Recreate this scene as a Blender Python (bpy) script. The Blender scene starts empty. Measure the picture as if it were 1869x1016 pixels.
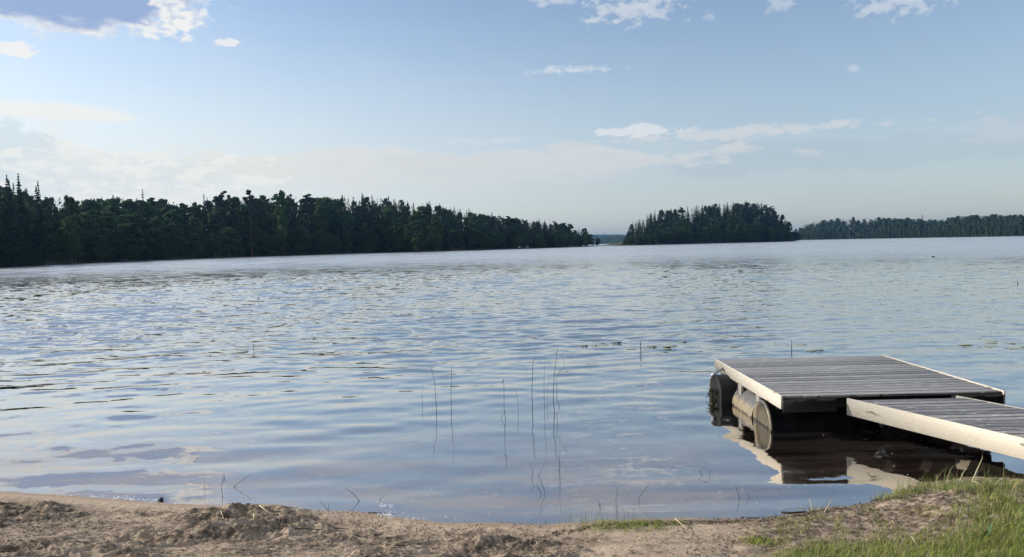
import bpy, math, random
import numpy as np
random.seed(7); rng=np.random.default_rng(11)
sc=bpy.context.scene
COL=sc.collection
# ---------------------------------------------------------------- camera
F=1350.;W=1869.;H=1016.;CZ=2.15
p_=math.atan(61/1350.);r_=math.radians(1.3)
f_=np.array((0,math.cos(p_),-math.sin(p_)));u0=np.array((0,math.sin(p_),math.cos(p_)));R0=np.array((1.,0,0))
Rv=R0*math.cos(r_)-u0*math.sin(r_);Uv=u0*math.cos(r_)+R0*math.sin(r_)
def ray(px,py): return f_+(px-W/2)/F*Rv-(py-H/2)/F*Uv
def at(px,py,z=0.):
    d=ray(px,py);t=(z-CZ)/d[2];return np.array((d[0]*t,d[1]*t,z))
def proj(x,y,z):
    v=np.array((x,y,z-CZ));dd=v@f_
    return W/2+F*(v@Rv)/dd,H/2-F*(v@Uv)/dd
from mathutils import Matrix,Vector
cam=bpy.data.cameras.new('camera');co=bpy.data.objects.new('camera',cam);COL.objects.link(co)
cam.sensor_width=36;cam.lens=36*F/W;cam.clip_start=.05;cam.clip_end=20000
M=Matrix.Identity(4)
for i in range(3): M[i][0]=Rv[i];M[i][1]=Uv[i];M[i][2]=-f_[i]
M[2][3]=CZ;co.matrix_world=M;sc.camera=co
# ---------------------------------------------------------------- light
SUN_AZ=math.radians(-76);SUN_EL=math.radians(27)          # azimuth measured from +Y towards +X
sv=Vector((math.sin(SUN_AZ)*math.cos(SUN_EL),math.cos(SUN_AZ)*math.cos(SUN_EL),math.sin(SUN_EL)))
L=bpy.data.lights.new('sun','SUN');L.energy=3.1;L.angle=math.radians(.5);L.color=(1,.93,.82)
lo=bpy.data.objects.new('sun',L);COL.objects.link(lo);lo.rotation_euler=sv.to_track_quat('Z','Y').to_euler()
sc.view_settings.view_transform='Standard';sc.view_settings.look='None';sc.view_settings.exposure=0.6;sc.view_settings.gamma=1
sc.render.engine='CYCLES'
cy=sc.cycles;cy.use_denoising=True;cy.max_bounces=7;cy.diffuse_bounces=3;cy.glossy_bounces=4;cy.transparent_max_bounces=12;cy.volume_bounces=0
cy.sample_clamp_indirect=6;cy.caustics_reflective=False;cy.caustics_refractive=False

class NT:                                                    # terse node writer
    def __init__(s,nt): s.nt=nt;s.N=nt.nodes;s.L=nt.links
    def n(s,t,**k):
        x=s.N.new(t)
        for a,b in k.items(): setattr(x,a,b)
        return x
    def put(s,sock,v):
        if hasattr(v,'is_output'): s.L.new(v,sock)
        elif v is not None: sock.default_value=v
    def m(s,op,a,b=None,c=None,clamp=False):
        x=s.n('ShaderNodeMath',operation=op,use_clamp=clamp)
        for i,v in enumerate((a,b,c)): s.put(x.inputs[i],v)
        return x.outputs[0]
    def vm(s,op,a,b=None):
        x=s.n('ShaderNodeVectorMath',operation=op);s.put(x.inputs[0],a);s.put(x.inputs[1],b);return x.outputs[0]
    def mix(s,fac,a,b,kind='RGBA',blend='MIX'):
        x=s.n('ShaderNodeMix',data_type=kind)
        if kind=='RGBA': x.blend_type=blend;i=(6,7,2)
        else: i=(2,3,0)
        s.put(x.inputs[0],fac);s.put(x.inputs[i[0]],a);s.put(x.inputs[i[1]],b);return x.outputs[i[2]]
    def noise(s,vec,scale,detail=3,rough=.5,col=False,dist=0.):
        x=s.n('ShaderNodeTexNoise');s.put(x.inputs['Vector'],vec);x.inputs['Scale'].default_value=scale
        x.inputs['Detail'].default_value=detail;x.inputs['Roughness'].default_value=rough;x.inputs['Distortion'].default_value=dist
        return x.outputs['Color' if col else 'Fac']
    def ss(s,v,a,b,o0=0.,o1=1.):
        x=s.n('ShaderNodeMapRange',interpolation_type='SMOOTHSTEP');s.put(x.inputs[0],v);x.inputs[1].default_value=a;x.inputs[2].default_value=b
        x.inputs[3].default_value=o0;x.inputs[4].default_value=o1;return x.outputs[0]
    def scale(s,vec,xyz): return s.vm('MULTIPLY',vec,xyz)
    def comb(s,x,y,z):
        k=s.n('ShaderNodeCombineXYZ')
        for i,v in enumerate((x,y,z)): s.put(k.inputs[i],v)
        return k.outputs[0]
    def sep(s,v):
        k=s.n('ShaderNodeSeparateXYZ');s.put(k.inputs[0],v);return k.outputs
    def attr(s,name): return s.n('ShaderNodeAttribute',attribute_name=name).outputs
    def ramp(s,fac,stops):
        k=s.n('ShaderNodeValToRGB');e=k.color_ramp.elements
        while len(e)<len(stops): e.new(.5)
        for el,(p,c) in zip(e,stops): el.position=p;el.color=(*c,1)
        s.put(k.inputs[0],fac);return k.outputs[0]
# ---------------------------------------------------------------- sky
world=bpy.data.worlds.new('World');sc.world=world;world.use_nodes=True
n=NT(world.node_tree);n.N.clear()
sky=n.n('ShaderNodeTexSky',sky_type='NISHITA');sky.sun_disc=False;sky.sun_elevation=SUN_EL;sky.sun_rotation=SUN_AZ
sky.air_density=1.0;sky.dust_density=0.5;sky.ozone_density=1.0;sky.altitude=100
SKY=0.106
base=n.vm('SCALE',sky.outputs[0]);base.node.inputs['Scale'].default_value=SKY;base=n.vm('MULTIPLY',base,(1.01,.968,.955))
tc=n.n('ShaderNodeTexCoord');d=n.sep(tc.outputs['Generated'])
az=n.m('ARCTAN2',d[0],d[1]);el=n.m('ARCSINE',d[2])
ae=n.comb(az,n.m('MULTIPLY',el,2.2),0.)
n1=n.noise(ae,12,9,.6);n2=n.noise(n.vm('ADD',ae,(3.3,1.7,0)),34,9,.62);n3=n.noise(n.comb(n.m('MULTIPLY',az,.35),el,.5),26,8,.62);n4=n.noise(n.comb(az,n.m('MULTIPLY',el,1.6),2.),60,8,.58,dist=.1)
def azel(px,py):
    v=ray(px,py);v=v/np.linalg.norm(v);return math.atan2(v[0],v[1]),math.asin(v[2])
def patch(px,py,rx,ry,namp,noise,soft=.35,power=1.,tilt=0.):
    a0,e0=azel(px,py)
    u=n.m('MULTIPLY',n.m('SUBTRACT',az,a0),F/rx);v=n.m('MULTIPLY',n.m('SUBTRACT',el,e0),F/ry)
    if tilt: v=n.m('ADD',v,n.m('MULTIPLY',u,tilt))
    dd=n.m('SQRT',n.m('ADD',n.m('MULTIPLY',u,u),n.m('MULTIPLY',v,v)))
    soft=soft*(1.7 if noise is n4 else 1.);k=n.m('ADD',n.m('SUBTRACT',1.,dd),n.m('MULTIPLY',n.m('SUBTRACT',noise,.5),namp*2.6))
    return n.m('MULTIPLY',n.ss(k,0.,soft),power),k
col=base
XP=.62
def lay(mask,c,cur): return n.mix(mask,cur,c if hasattr(c,'is_output') else (*[q*XP for q in c],1))
# pale veil low in the sky, warmer towards the sun
WARM=(.94,.95,.93);GREY=(.42,.51,.60)
side=n.ss(az,-.75,.62)
veilc=n.mix(side,(*[q*XP for q in WARM],1),(*[q*XP for q in GREY],1))
veil=n.m('MULTIPLY',n.ss(n.m('ADD',el,n.m('MULTIPLY',n.m('SUBTRACT',n3,.5),.10)),.0,.34,1.,0.),n.ss(az,-.7,.5,1.0,.62))
col=lay(veil,veilc,col)
# long bank over the far shore
bankc=n.mix(side,(.58,.57,.53,1),(.36,.41,.46,1))
lo_,_=patch(760,308,540,38,1.2,n3,.35,.85);col=lay(lo_,bankc,col)
b,k=patch(1450,286,440,46,.7,n1,.55,.42);col=lay(b,n.mix(n.ss(k,.15,.5),(.40,.44,.48,1),(.30,.36,.415,1)),col)
b,k=patch(1350,241,275,12,1.5,n2,.7,.8,.0);col=lay(b,(.72,.75,.78),col)
b,k=patch(1160,240,90,12,1.1,n2,.4,.85);col=lay(b,(.82,.85,.88),col)
b,k=patch(1000,296,380,24,1.2,n1,.35,.75);col=lay(b,(.74,.77,.78),col)
b,k=patch(1840,236,80,22,1.2,n2,.5,.6);col=lay(b,(.62,.68,.76),col)
b,k=patch(900,256,80,9,1.6,n2,.8,.55);col=lay(b,(.75,.8,.84),col)
# cumulus at the left edge, low
b,k=patch(60,335,230,84,.8,n1,.25,.8);col=lay(b,(.93,.93,.89),col)
b,k=patch(5,345,95,116,.4,n2,.16,.6);col=lay(b,(.66,.78,.84),col)
b,k=patch(230,322,240,48,1.1,n2,.35,.8);col=lay(b,n.mix(n.ss(n2,.42,.58),(.50,.53,.54,1),(.60,.595,.565,1)),col)
# dark bellied cloud, top left
n5=n.noise(n.vm('ADD',ae,(7.3,4.7,0)),24,6,.55,dist=.5)
b,k=patch(105,-26,222,72,.55,n5,.26,.97);_,kb=patch(105,-42,218,76,.28,n5,.3,.97);body=n.ss(kb,.0,.30)
cc=n.mix(body,n.mix(n.ss(n4,.35,.65),(.48,.49,.51,1),(.63,.62,.60,1)),(.215,.29,.45,1));col=lay(b,cc,col)
b,k=patch(312,26,30,28,1.2,n5,.4,.9);col=lay(b,n.mix(n.ss(k,.3,.9),(.62,.61,.59,1),(.36,.42,.52,1)),col)
for q in ((335,48,26,20,1.9,1.),(275,52,26,14,1.6,.9),(418,77,24,8,1.8,.8),(370,22,9,8,1.2,.75)):
    b,k=patch(q[0],q[1],q[2],q[3],q[4],n4,.4,q[5]);col=lay(b,(.97,.96,.94),col)
b,k=patch(10,90,46,11,1.1,n2,.3,.95);col=lay(b,(.97,.96,.94),col)
b,k=patch(40,200,190,17,.45,n3,.5,.92);col=lay(b,(.97,.97,.93),col)
for q in ((1160,14,85,24,1.7,.95),(1010,2,50,9,1.5,.8),(1100,36,26,6,1.5,.7),(1645,2,75,20,1.8,.8),(1425,8,26,12,1.6,.6),(1292,28,12,8,1.6,.5)):
    b,k=patch(q[0],q[1],q[2]*1.1,q[3]*1.15,q[4]*.85,n4,.62,q[5]);col=lay(b,n.mix(n.ss(k,.25,.9),(.54,.55,.56,1),(.40,.44,.50,1)),col)
b,k=patch(1045,128,95,9,1.1,n4,.7,.8,.12);col=lay(b,(.86,.89,.90),col)
b,k=patch(1556,123,14,9,1.3,n2,.8,.45);col=lay(b,(.75,.8,.88),col)
# unseen broken cloud deck overhead, added to brighten the water
hz=n.m('DIVIDE',1.,n.m('MAXIMUM',d[2],.08));dk_=n.noise(n.comb(n.m('MULTIPLY',d[0],hz),n.m('MULTIPLY',d[1],hz),0.),1.1,6,.58)
ov=n.m('MULTIPLY',n.m('MULTIPLY',n.ss(el,.37,.55),n.ss(dk_,.40,.60)),.8)
col=n.mix(ov,col,(.50,.52,.55,1))
bg=n.n('ShaderNodeBackground');n.put(bg.inputs[0],col);bg.inputs[1].default_value=1.
n.L.new(bg.outputs[0],n.n('ShaderNodeOutputWorld').inputs[0])
# ---------------------------------------------------------------- helpers
def tag(o,label=None,cat=None,group=None,kind=None):
    for k,v in (('label',label),('category',cat),('group',group),('kind',kind)):
        if v: o[k]=v
    return o
def mesh(name,V,Fc,mat=None,smooth=False,attrs=None):
    me=bpy.data.meshes.new(name);V=np.asarray(V,np.float32)
    if isinstance(Fc,np.ndarray): groups=[Fc]
    else: groups=[np.asarray(g) for g in Fc if len(g)]
    loops=np.concatenate([g.reshape(-1) for g in groups]).astype(np.int32)
    tot=np.concatenate([np.full(len(g),g.shape[1],np.int32) for g in groups])
    me.vertices.add(len(V));me.vertices.foreach_set('co',V.reshape(-1))
    me.loops.add(len(loops));me.loops.foreach_set('vertex_index',loops)
    me.polygons.add(len(tot));me.polygons.foreach_set('loop_start',np.concatenate([[0],np.cumsum(tot)[:-1]]).astype(np.int32));me.polygons.foreach_set('loop_total',tot)
    if smooth: me.polygons.foreach_set('use_smooth',np.ones(len(tot),bool))
    me.update(calc_edges=True)
    for k,a in (attrs or {}).items():
        a=np.asarray(a,np.float32)
        if a.ndim==1: t=me.attributes.new(k,'FLOAT','POINT');t.data.foreach_set('value',a)
        else:
            t=me.attributes.new(k,'FLOAT_COLOR','POINT');t.data.foreach_set('color',np.hstack([a,np.ones((len(a),1),np.float32)]).reshape(-1))
    if mat: me.materials.append(mat)
    me.validate()
    return me
def obj(name,me,parent=None,loc=(0,0,0)):
    o=bpy.data.objects.new(name,me);COL.objects.link(o);o.location=loc
    if parent: o.parent=parent
    return o
def empty(name,loc,rz=0,rx=0,ry=0):
    o=bpy.data.objects.new(name,None);COL.objects.link(o);o.location=loc;o.rotation_euler=(rx,ry,rz);o.empty_display_size=.2;return o
class MB:
    def __init__(s): s.V=[];s.Q=[];s.T=[];s.n=0
    def add(s,v,q=None,t=None):
        v=np.asarray(v,float)
        if q is not None and len(q): s.Q.append(np.asarray(q)+s.n)
        if t is not None and len(t): s.T.append(np.asarray(t)+s.n)
        s.V.append(v);s.n+=len(v);return s
    def box(s,c,dim,rz=0,ch=.0):
        c=np.array(c,float);h=np.array(dim,float)/2
        k=min(ch,h.min()*.8)
        if k<=0:
            v=np.array([(x,y,z) for z in(-1,1) for y in(-1,1) for x in(-1,1)],float)*h
            q=[(0,2,3,1),(4,5,7,6),(0,1,5,4),(2,6,7,3),(0,4,6,2),(1,3,7,5)];t=[]
        else:                                                # chamfered box: 24 vertices
            v=[];idx={}
            for X in(-1,1):
                for Y in(-1,1):
                    for Z in(-1,1):
                        for ax in range(3):
                            e=np.array((X*h[0],Y*h[1],Z*h[2]))
                            for b in range(3):
                                if b!=ax: e[b]-=(X,Y,Z)[b]*k
                            idx[(X,Y,Z,ax)]=len(v);v.append(e)
            q=[];t=[]
            for ax in range(3):
                o=[b for b in range(3) if b!=ax]
                for sg in(-1,1):
                    r=[]
                    for a,b in((-1,-1),(1,-1),(1,1),(-1,1)):
                        P=[0,0,0];P[ax]=sg;P[o[0]]=a;P[o[1]]=b;r.append(idx[(*P,ax)])
                    fl=(sg==1)^(ax==1)
                    q.append(r if fl else r[::-1])
                a_,b_=o
                for sa in(-1,1):
                    for sb in(-1,1):
                        P=[0,0,0];P[a_]=sa;P[b_]=sb;r=[]
                        P[ax]=-1;i0=idx[(*P,a_)];i1=idx[(*P,b_)];P[ax]=1;i2=idx[(*P,b_)];i3=idx[(*P,a_)]
                        q.append([i0,i1,i2,i3])
            for X in(-1,1):
                for Y in(-1,1):
                    for Z in(-1,1): t.append([idx[(X,Y,Z,a)] for a in range(3)])
            v=np.array(v)
        if rz:
            cs,sn=math.cos(rz),math.sin(rz);v=v@np.array(((cs,sn,0),(-sn,cs,0),(0,0,1)))
        return s.add(v+c,q,t)
    def tube(s,pts,rad,seg=6,cap=True):
        pts=np.asarray(pts,float);k=len(pts);rad=np.broadcast_to(rad,(k,)) if np.ndim(rad)<=1 else rad
        V=[];a=np.arange(seg)*2*np.pi/seg
        for i in range(k):
            t=pts[min(i+1,k-1)]-pts[max(i-1,0)];t=t/(np.linalg.norm(t)+1e-9)
            h=np.array((1,0,0)) if abs(t[0])<.8 else np.array((0,1,0))
            b=np.cross(t,h);b/=np.linalg.norm(b);c=np.cross(t,b)
            V.append(pts[i]+rad[i]*(np.cos(a)[:,None]*b+np.sin(a)[:,None]*c))
        V=np.concatenate(V);q=[(i*seg+j,i*seg+(j+1)%seg,(i+1)*seg+(j+1)%seg,(i+1)*seg+j) for i in range(k-1) for j in range(seg)]
        t=[]
        if cap:
            n0=len(V);V=np.vstack([V,pts[0],pts[-1]])
            t=[(n0,(j+1)%seg,j) for j in range(seg)]+[(n0+1,(k-1)*seg+j,(k-1)*seg+(j+1)%seg) for j in range(seg)]
        return s.add(V,q,t)
    def revolve(s,c,axis,prof,seg=48):                       # prof: (distance along axis, radius)
        c=np.array(c,float);axis=np.array(axis,float);h=np.array((0,0,1.));b=np.cross(axis,h);b/=np.linalg.norm(b);h=np.cross(b,axis)
        a=np.arange(seg)*2*np.pi/seg;V=np.concatenate([c+axis*u+r*(np.cos(a)[:,None]*b+np.sin(a)[:,None]*h) for u,r in prof]);k=len(prof)
        q=[(i*seg+j,i*seg+(j+1)%seg,(i+1)*seg+(j+1)%seg,(i+1)*seg+j) for i in range(k-1) for j in range(seg)]
        return s.add(V,q)
    def build(s,name,mat,parent=None,smooth=False,attrs=None,loc=(0,0,0)):
        g=[]
        if s.Q: g.append(np.concatenate(s.Q))
        if s.T: g.append(np.concatenate(s.T))
        return obj(name,mesh(name,np.concatenate(s.V),g,mat,smooth,attrs),parent,loc)
def h2(ix,iy,seed):
    h=(ix.astype(np.int64)*374761393+iy.astype(np.int64)*668265263+seed*1442695041)&0xffffffff
    h=((h^(h>>13))*1274126177)&0xffffffff;h=(h^(h>>16))&0xffffffff
    return h/4294967295.
def vn(x,y,seed=0):
    x=np.asarray(x,float);y=np.asarray(y,float);ix=np.floor(x);iy=np.floor(y);fx=x-ix;fy=y-iy;fx=fx*fx*(3-2*fx);fy=fy*fy*(3-2*fy)
    a=h2(ix,iy,seed);b=h2(ix+1,iy,seed);c=h2(ix,iy+1,seed);d_=h2(ix+1,iy+1,seed)
    return (a*(1-fx)+b*fx)*(1-fy)+(c*(1-fx)+d_*fx)*fy
def fbm(x,y,oct=4,seed=0,gain=.5):
    s=0;a=1;t=0
    for o in range(oct): s=s+a*vn(x*2**o+o*17.3,y*2**o-o*9.1,seed+o);t+=a;a*=gain
    return s/t
def sst(a,b,x): t=np.clip((x-a)/(b-a),0,1);return t*t*(3-2*t)
def mat(name,rough=.8,spec=.3):
    m=bpy.data.materials.new(name);m.use_nodes=True;k=NT(m.node_tree);b=k.N['Principled BSDF'];b.inputs['Roughness'].default_value=rough;b.inputs['Specular IOR Level'].default_value=spec
    return m,k,b
def bump(k,b,h,dist,st=1.):
    x=k.n('ShaderNodeBump');x.inputs['Distance'].default_value=dist;x.inputs['Strength'].default_value=st;k.put(x.inputs['Height'],h);k.L.new(x.outputs[0],b.inputs['Normal'])
# ---------------------------------------------------------------- beach and near lake bed
shore_px=[(0,898),(150,905),(300,915),(400,924),(640,937),(800,951),(1000,958),(1150,952),(1290,948),(1400,944),(1500,930),(1600,914),(1650,890),(1750,877),(1869,880)]
sp=np.array([at(*q)[:2] for q in shore_px])
SX=np.concatenate([[-60,-20,-8],sp[:,0],[6,9,20,60]]);SY=np.concatenate([[12,8.2,7.2],sp[:,1],[6.2,6.6,8.5,14]])
def Ys(x): return np.interp(x,SX,SY)
def grow(a,b,d0,g):
    o=[a];dd=d0
    while (o[-1]<b if b>a else o[-1]>b): o.append(o[-1]+(dd if b>a else -dd));dd*=g
    return o[1:]
xs=np.array(sorted(grow(-4.75,-70,.02,1.22)+list(np.arange(-4.75,5.0,.0095))+grow(5.0,70,.02,1.22)))
ys=np.array(sorted(grow(4.45,-60,.02,1.2)+list(np.arange(4.45,6.9,.0095))+grow(6.9,40,.012,1.055)))
GX,GY=np.meshgrid(xs,ys)
def beach(x,y):
    wob=.05*(vn(x*1.7,y*0+3,5)-.5)+.025*(vn(x*6,y*0+3,6)-.5)
    d=Ys(x)+wob-y
    up=np.where(d>0,.075*d+.02*np.clip(d-.3,0,9)**1.3*.5,0);up=np.where(d>3,up+.03*(d-3),up);up=np.minimum(up,2+.01*d)
    dn=-(.085*(-d)+.011*np.clip(-d,0,12)**1.8);dn=np.maximum(dn,-1.5-.01*np.abs(d))
    z=np.where(d>0,up,dn)
    lump=sst(.16,.5,d)                                       # dry churned sand starts above the wash
    left=1-sst(.3,1.2,x)
    a=(fbm(x*2.3,y*4.6,3,21)-.5)*.11+(fbm(x*9,y*17,4,31)-.5)*.030*(.4+left*.8)
    rid=1-np.abs(2*fbm(x*2.2+y*1.0,y*8.5-x*1.7,4,77)-1);a=a+(rid**3-.35)*.045*left
    a=a-np.clip(fbm(x*5.1,y*9,3,41)-.58,0,1)*.22*left
    chn=.25+1.1*sst(.38,.60,fbm(x*1.1+5,y*1.6,3,66));lump=lump*chn
    z=z+lump*a+lump*(fbm(x*45,y*45,2,55)-.5)*.012*(.5+left)
    # trodden mound of debris that runs out to the water
    mx,my=at(455,938,.05)[:2];z=z+.10*np.exp(-(((x-mx)/.55)**2+((y-my)/.20)**2))*(.75+.5*vn(x*18,y*18,9))*sst(-.12,.12,d)
    # turf bank on the right
    bank=sst(2.55,3.4,x)*sst(-.02,.12,d);z=z+bank*.06*(.7+.6*vn(x*5,y*5,3))
    gb=np.exp(-((x-1.02)/.45)**2)*np.exp(-((d-.06)/.08)**2);z=z+gb*.025
    z=z+np.where(d<0,(fbm(x*2,y*2,3,8)-.5)*.03*sst(0,-1.5,d),0)
    z=np.where(d>.16,np.maximum(z,.022+.01*vn(x*20,y*20,2)),z)
    z=z+sst(1.9,2.8,x)*sst(.03,.2,d)*((fbm(x*11,y*16,4,88)-.5)*.035+(fbm(x*55,y*55,2,89)-.5)*.012)
    return z,d
GZ,GD=beach(GX,GY)
def dirt(x,y,d):
    l=sst(.12,.42,d+.12*(vn(x*2.3,y*3,15)-.5))
    a=l*(.35+.75*sst(.34,.56,fbm(x*3.2,y*6,4,91)))
    wrack=np.exp(-((d-.05-.05*vn(x*3,y*0,4))/.05)**2)*sst(.3,.9,x)
    c=np.clip(a*.85*(1-.45*sst(.2,.8,x)*(1-sst(1.5,2.,x)))+.75*sst(1.4,2.1,x+.5*(vn(x*4,y*4,2)-.5))*sst(.02,.12,d)+wrack,0,1)
    mx,my=at(455,938,.05)[:2];c=np.maximum(c,.95*np.exp(-((x-mx)/.5)**2-((y-my-.02)/.10)**2))
    return c
GDI=dirt(GX,GY,GD)
m_sand,k,b=mat('sand_soil',.93,.2)
oc=k.n('ShaderNodeTexCoord').outputs['Object'];di=k.attr('dirt')[2];wet=k.attr('wet')[2]
na=k.noise(oc,14,6,.65);nb=k.noise(oc,130,4,.7);nc=k.noise(oc,38,5,.6)
sand=k.ramp(nb,((.25,(.30,.235,.165)),(.5,(.48,.365,.265)),(.78,(.62,.49,.365))))
soil=k.ramp(nc,((.3,(.045,.034,.025)),(.5,(.14,.105,.075)),(.72,(.34,.265,.185))))
fac=k.m('MULTIPLY',di,k.ss(na,.36,.58,.15,1.1),clamp=True)
c=k.mix(fac,sand,soil)
c=k.mix(k.m('MULTIPLY',wet,.62),c,k.mix(1.,c,(.62,.54,.47,1),blend='MULTIPLY'))
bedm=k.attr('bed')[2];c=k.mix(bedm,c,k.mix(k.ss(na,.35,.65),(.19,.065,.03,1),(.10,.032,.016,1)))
k.put(b.inputs['Base Color'],c);k.put(b.inputs['Roughness'],k.m('SUBTRACT',.95,k.m('MULTIPLY',wet,.35)))
bump(k,b,k.m('ADD',k.m('MULTIPLY',nb,.6),nc),.008,.8)
nr,ncx=GX.shape
idx=np.arange(nr*ncx).reshape(nr,ncx)
Q=np.stack([idx[:-1,:-1],idx[:-1,1:],idx[1:,1:],idx[1:,:-1]],-1).reshape(-1,4)
wetv=np.where(GD>0,1-sst(.01,.14,GD),1);bedv=np.maximum(sst(-1.0,-3.2,GD),sst(2.2,3.0,GX)*sst(-.05,-.25,GD))  # bed around the dock darkened as well, shade painted into its colour
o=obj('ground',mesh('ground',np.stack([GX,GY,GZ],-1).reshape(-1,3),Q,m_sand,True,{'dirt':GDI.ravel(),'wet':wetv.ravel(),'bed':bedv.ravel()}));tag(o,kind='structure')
m_bed,k,b=mat('lake_bed_mud');b.inputs['Base Color'].default_value=(.08,.06,.04,1)
o=obj('lake_bed',mesh('lake_bed',[(-7000,-60,-1.62),(7000,-60,-1.62),(7000,7000,-1.62),(-7000,7000,-1.62)],np.array([(0,1,2,3)]),m_bed));tag(o,kind='structure')
# ---------------------------------------------------------------- water: closed body with rippled top
angs=np.radians(np.array(sorted(set(list(np.arange(-84,-40,1.5))+list(np.arange(-40,40.01,.1))+list(np.arange(41.5,85,1.5))))))
rr=[2.5,3.5,4.0]
while rr[-1]<85: rr.append(rr[-1]*1.0036)
while rr[-1]<6200: rr.append(rr[-1]*1.12)
rr=np.array(rr);RR,AA=np.meshgrid(rr,angs,indexing='ij');WX=RR*np.sin(AA);WY=RR*np.cos(AA)
def waves(x,y):
    g=np.random.default_rng(5);z=np.zeros_like(x)
    sd=y-Ys(x)
    calm=sst(.0,6,sd)
    sh=np.clip(sd,0,50)
    for i in range(90):
        lam=.17*(2.6/.17)**g.random();th=g.normal(0,.36)+.08;ph=g.random()*6.28
        kx=math.sin(th)*6.283/lam;ky=-math.cos(th)*6.283/lam
        slope=.0235*(1.35 if lam<.4 else 1.)*(1. if .35<lam<.9 else .68)
        env=(.10+.90*sst(1,13,sh)) if lam<.45 else (.20+.80*sst(.5,12,sh))
        if lam<.3: env=env*sst(2,14,sh)
        z+=slope*lam/6.283*env*np.sin(kx*x+ky*y+ph+1.3*(vn(x*.25,y*.25,i)-.5))
    z*=(.45+1.1*fbm(x*.16,y*.10,3,60))*.54
    z*=np.interp(x/np.maximum(y,1),(-.7,-.1,.35,.8),(1.6,1.25,.85,.7))
    # slow swells near the sand that lift broad lenses
    for (lx,ly,w,hh,A) in ((-3.2,7.6,1.3,.30,.009),(-2.3,8.4,.5,.12,.006),(-2.2,9.6,.55,.12,.006),(-3.0,9.2,.5,.1,.006),(-1.9,8.7,.4,.1,.005),(-3.6,6.95,1.6,.16,.006),(1.2,6.25,1.5,.14,.005),(2.4,6.1,.9,.12,.005)):
        z+=A*np.exp(-((x-lx)/w)**2)*np.sin(np.clip((y-ly)/hh,-np.pi,np.pi))
    return z*(1-sst(45,85,np.hypot(x,y)))*sst(-.05,.5,sd)
WZ=waves(WX,WY)
nr,ncx=WX.shape;V=np.stack([WX,WY,WZ],-1).reshape(-1,3);idx=np.arange(nr*ncx).reshape(nr,ncx)
Q=[np.stack([idx[:-1,:-1],idx[1:,:-1],idx[1:,1:],idx[:-1,1:]],-1).reshape(-1,4)[:,::-1]]
n0=len(V);bi=np.concatenate([idx[0],idx[-1]]);B=V[bi].copy();B[:,2]=-1.9
V2=V.copy()
# skirt: inner arc, outer arc and both sides down to the flat bottom
side_in=idx[0];side_out=idx[-1];L1=idx[:,0];L2=idx[:,-1]
def low(ids):
    global V2
    a=V2[ids].copy();a[:,2]=-1.9;s=len(V2);V2=np.vstack([V2,a]);return np.arange(s,s+len(a))
li=low(side_in);lo2=low(side_out);l1=low(L1);l2=low(L2)
Q.append(np.stack([side_in[:-1],side_in[1:],li[1:],li[:-1]],-1));Q.append(np.stack([side_out[1:],side_out[:-1],lo2[:-1],lo2[1:]],-1))
Q.append(np.stack([L1[1:],L1[:-1],l1[:-1],l1[1:]],-1));Q.append(np.stack([L2[:-1],L2[1:],l2[1:],l2[:-1]],-1))
Q.append(np.stack([li[:-1],li[1:],lo2[1:],lo2[:-1]],-1))
m_water=bpy.data.materials.new('lake_water');m_water.use_nodes=True;k=NT(m_water.node_tree);k.N.clear()
P=k.n('ShaderNodeNewGeometry').outputs['Position'];xyz=k.sep(P)
dist=k.vm('LENGTH',P);dist=dist.node.outputs['Value']
far=k.ss(dist,14,90);mid=k.ss(dist,7,22)
def slopes(vec,s,det): 
    c_=k.noise(vec,s,det,.6,col=True);return k.vm('SUBTRACT',c_,(.5,.5,.5))
s1=slopes(k.scale(P,(.55,1.,1.)),1.5,3);s2=slopes(k.scale(P,(.5,1.,1.)),9.,4)
gust=k.ss(k.noise(k.scale(P,(.35,1.,1.)),.016,4,.55),.30,.70,.62,1.25)
a1=k.m('MULTIPLY',k.m('MULTIPLY',far,gust),1.0);a2=k.m('ADD',.055,k.m('MULTIPLY',k.m('MULTIPLY',mid,gust),.30))
sv1=k.vm('SCALE',s1);k.put(sv1.node.inputs['Scale'],a1);sv2=k.vm('SCALE',s2);k.put(sv2.node.inputs['Scale'],a2)
sl=k.vm('MULTIPLY',k.vm('ADD',sv1,sv2),(.7,1.,0.))
gn=k.n('ShaderNodeNewGeometry').outputs['Normal'];N_=k.vm('NORMALIZE',k.vm('ADD',gn,sl))
gl=k.n('ShaderNodeBsdfGlossy');k.put(gl.inputs['Roughness'],k.m('ADD',.012,k.m('MULTIPLY',k.ss(dist,26,150),k.ss(k.noise(k.scale(P,(.22,1.,1.)),.55,4,.65),.36,.64,.20,.42))));gl.inputs['Color'].default_value=(1,.962,.91,1);k.L.new(N_,gl.inputs['Normal'])
tr=k.n('ShaderNodeBsdfTransparent');tr.inputs[0].default_value=(.97,.96,.94,1)
fr=k.n('ShaderNodeFresnel');fr.inputs[0].default_value=1.333;k.L.new(N_,fr.inputs['Normal'])
mx=k.n('ShaderNodeMixShader');k.L.new(k.m('MULTIPLY',k.m('POWER',fr.outputs[0],.24),1.0,clamp=True),mx.inputs[0]);k.L.new(tr.outputs[0],mx.inputs[1]);k.L.new(gl.outputs[0],mx.inputs[2])
film=k.n('ShaderNodeBsdfDiffuse');film.inputs[0].default_value=(.42,.345,.29,1)
shd=k.attr('shore')[2];fn=k.noise(k.scale(P,(.45,1.6,1.)),1.6,6,.62);fn2=k.noise(k.scale(P,(.5,1.3,1.)),9.,5,.65)
ff=k.m('MULTIPLY',k.m('MULTIPLY',k.ss(shd,.1,3.6,1.,0.),k.ss(xyz[0],1.7,2.7,1.,.12)),k.m('ADD',k.ss(fn,.38,.62,.10,.42),k.ss(fn2,.56,.70,0.,.25)))
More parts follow.
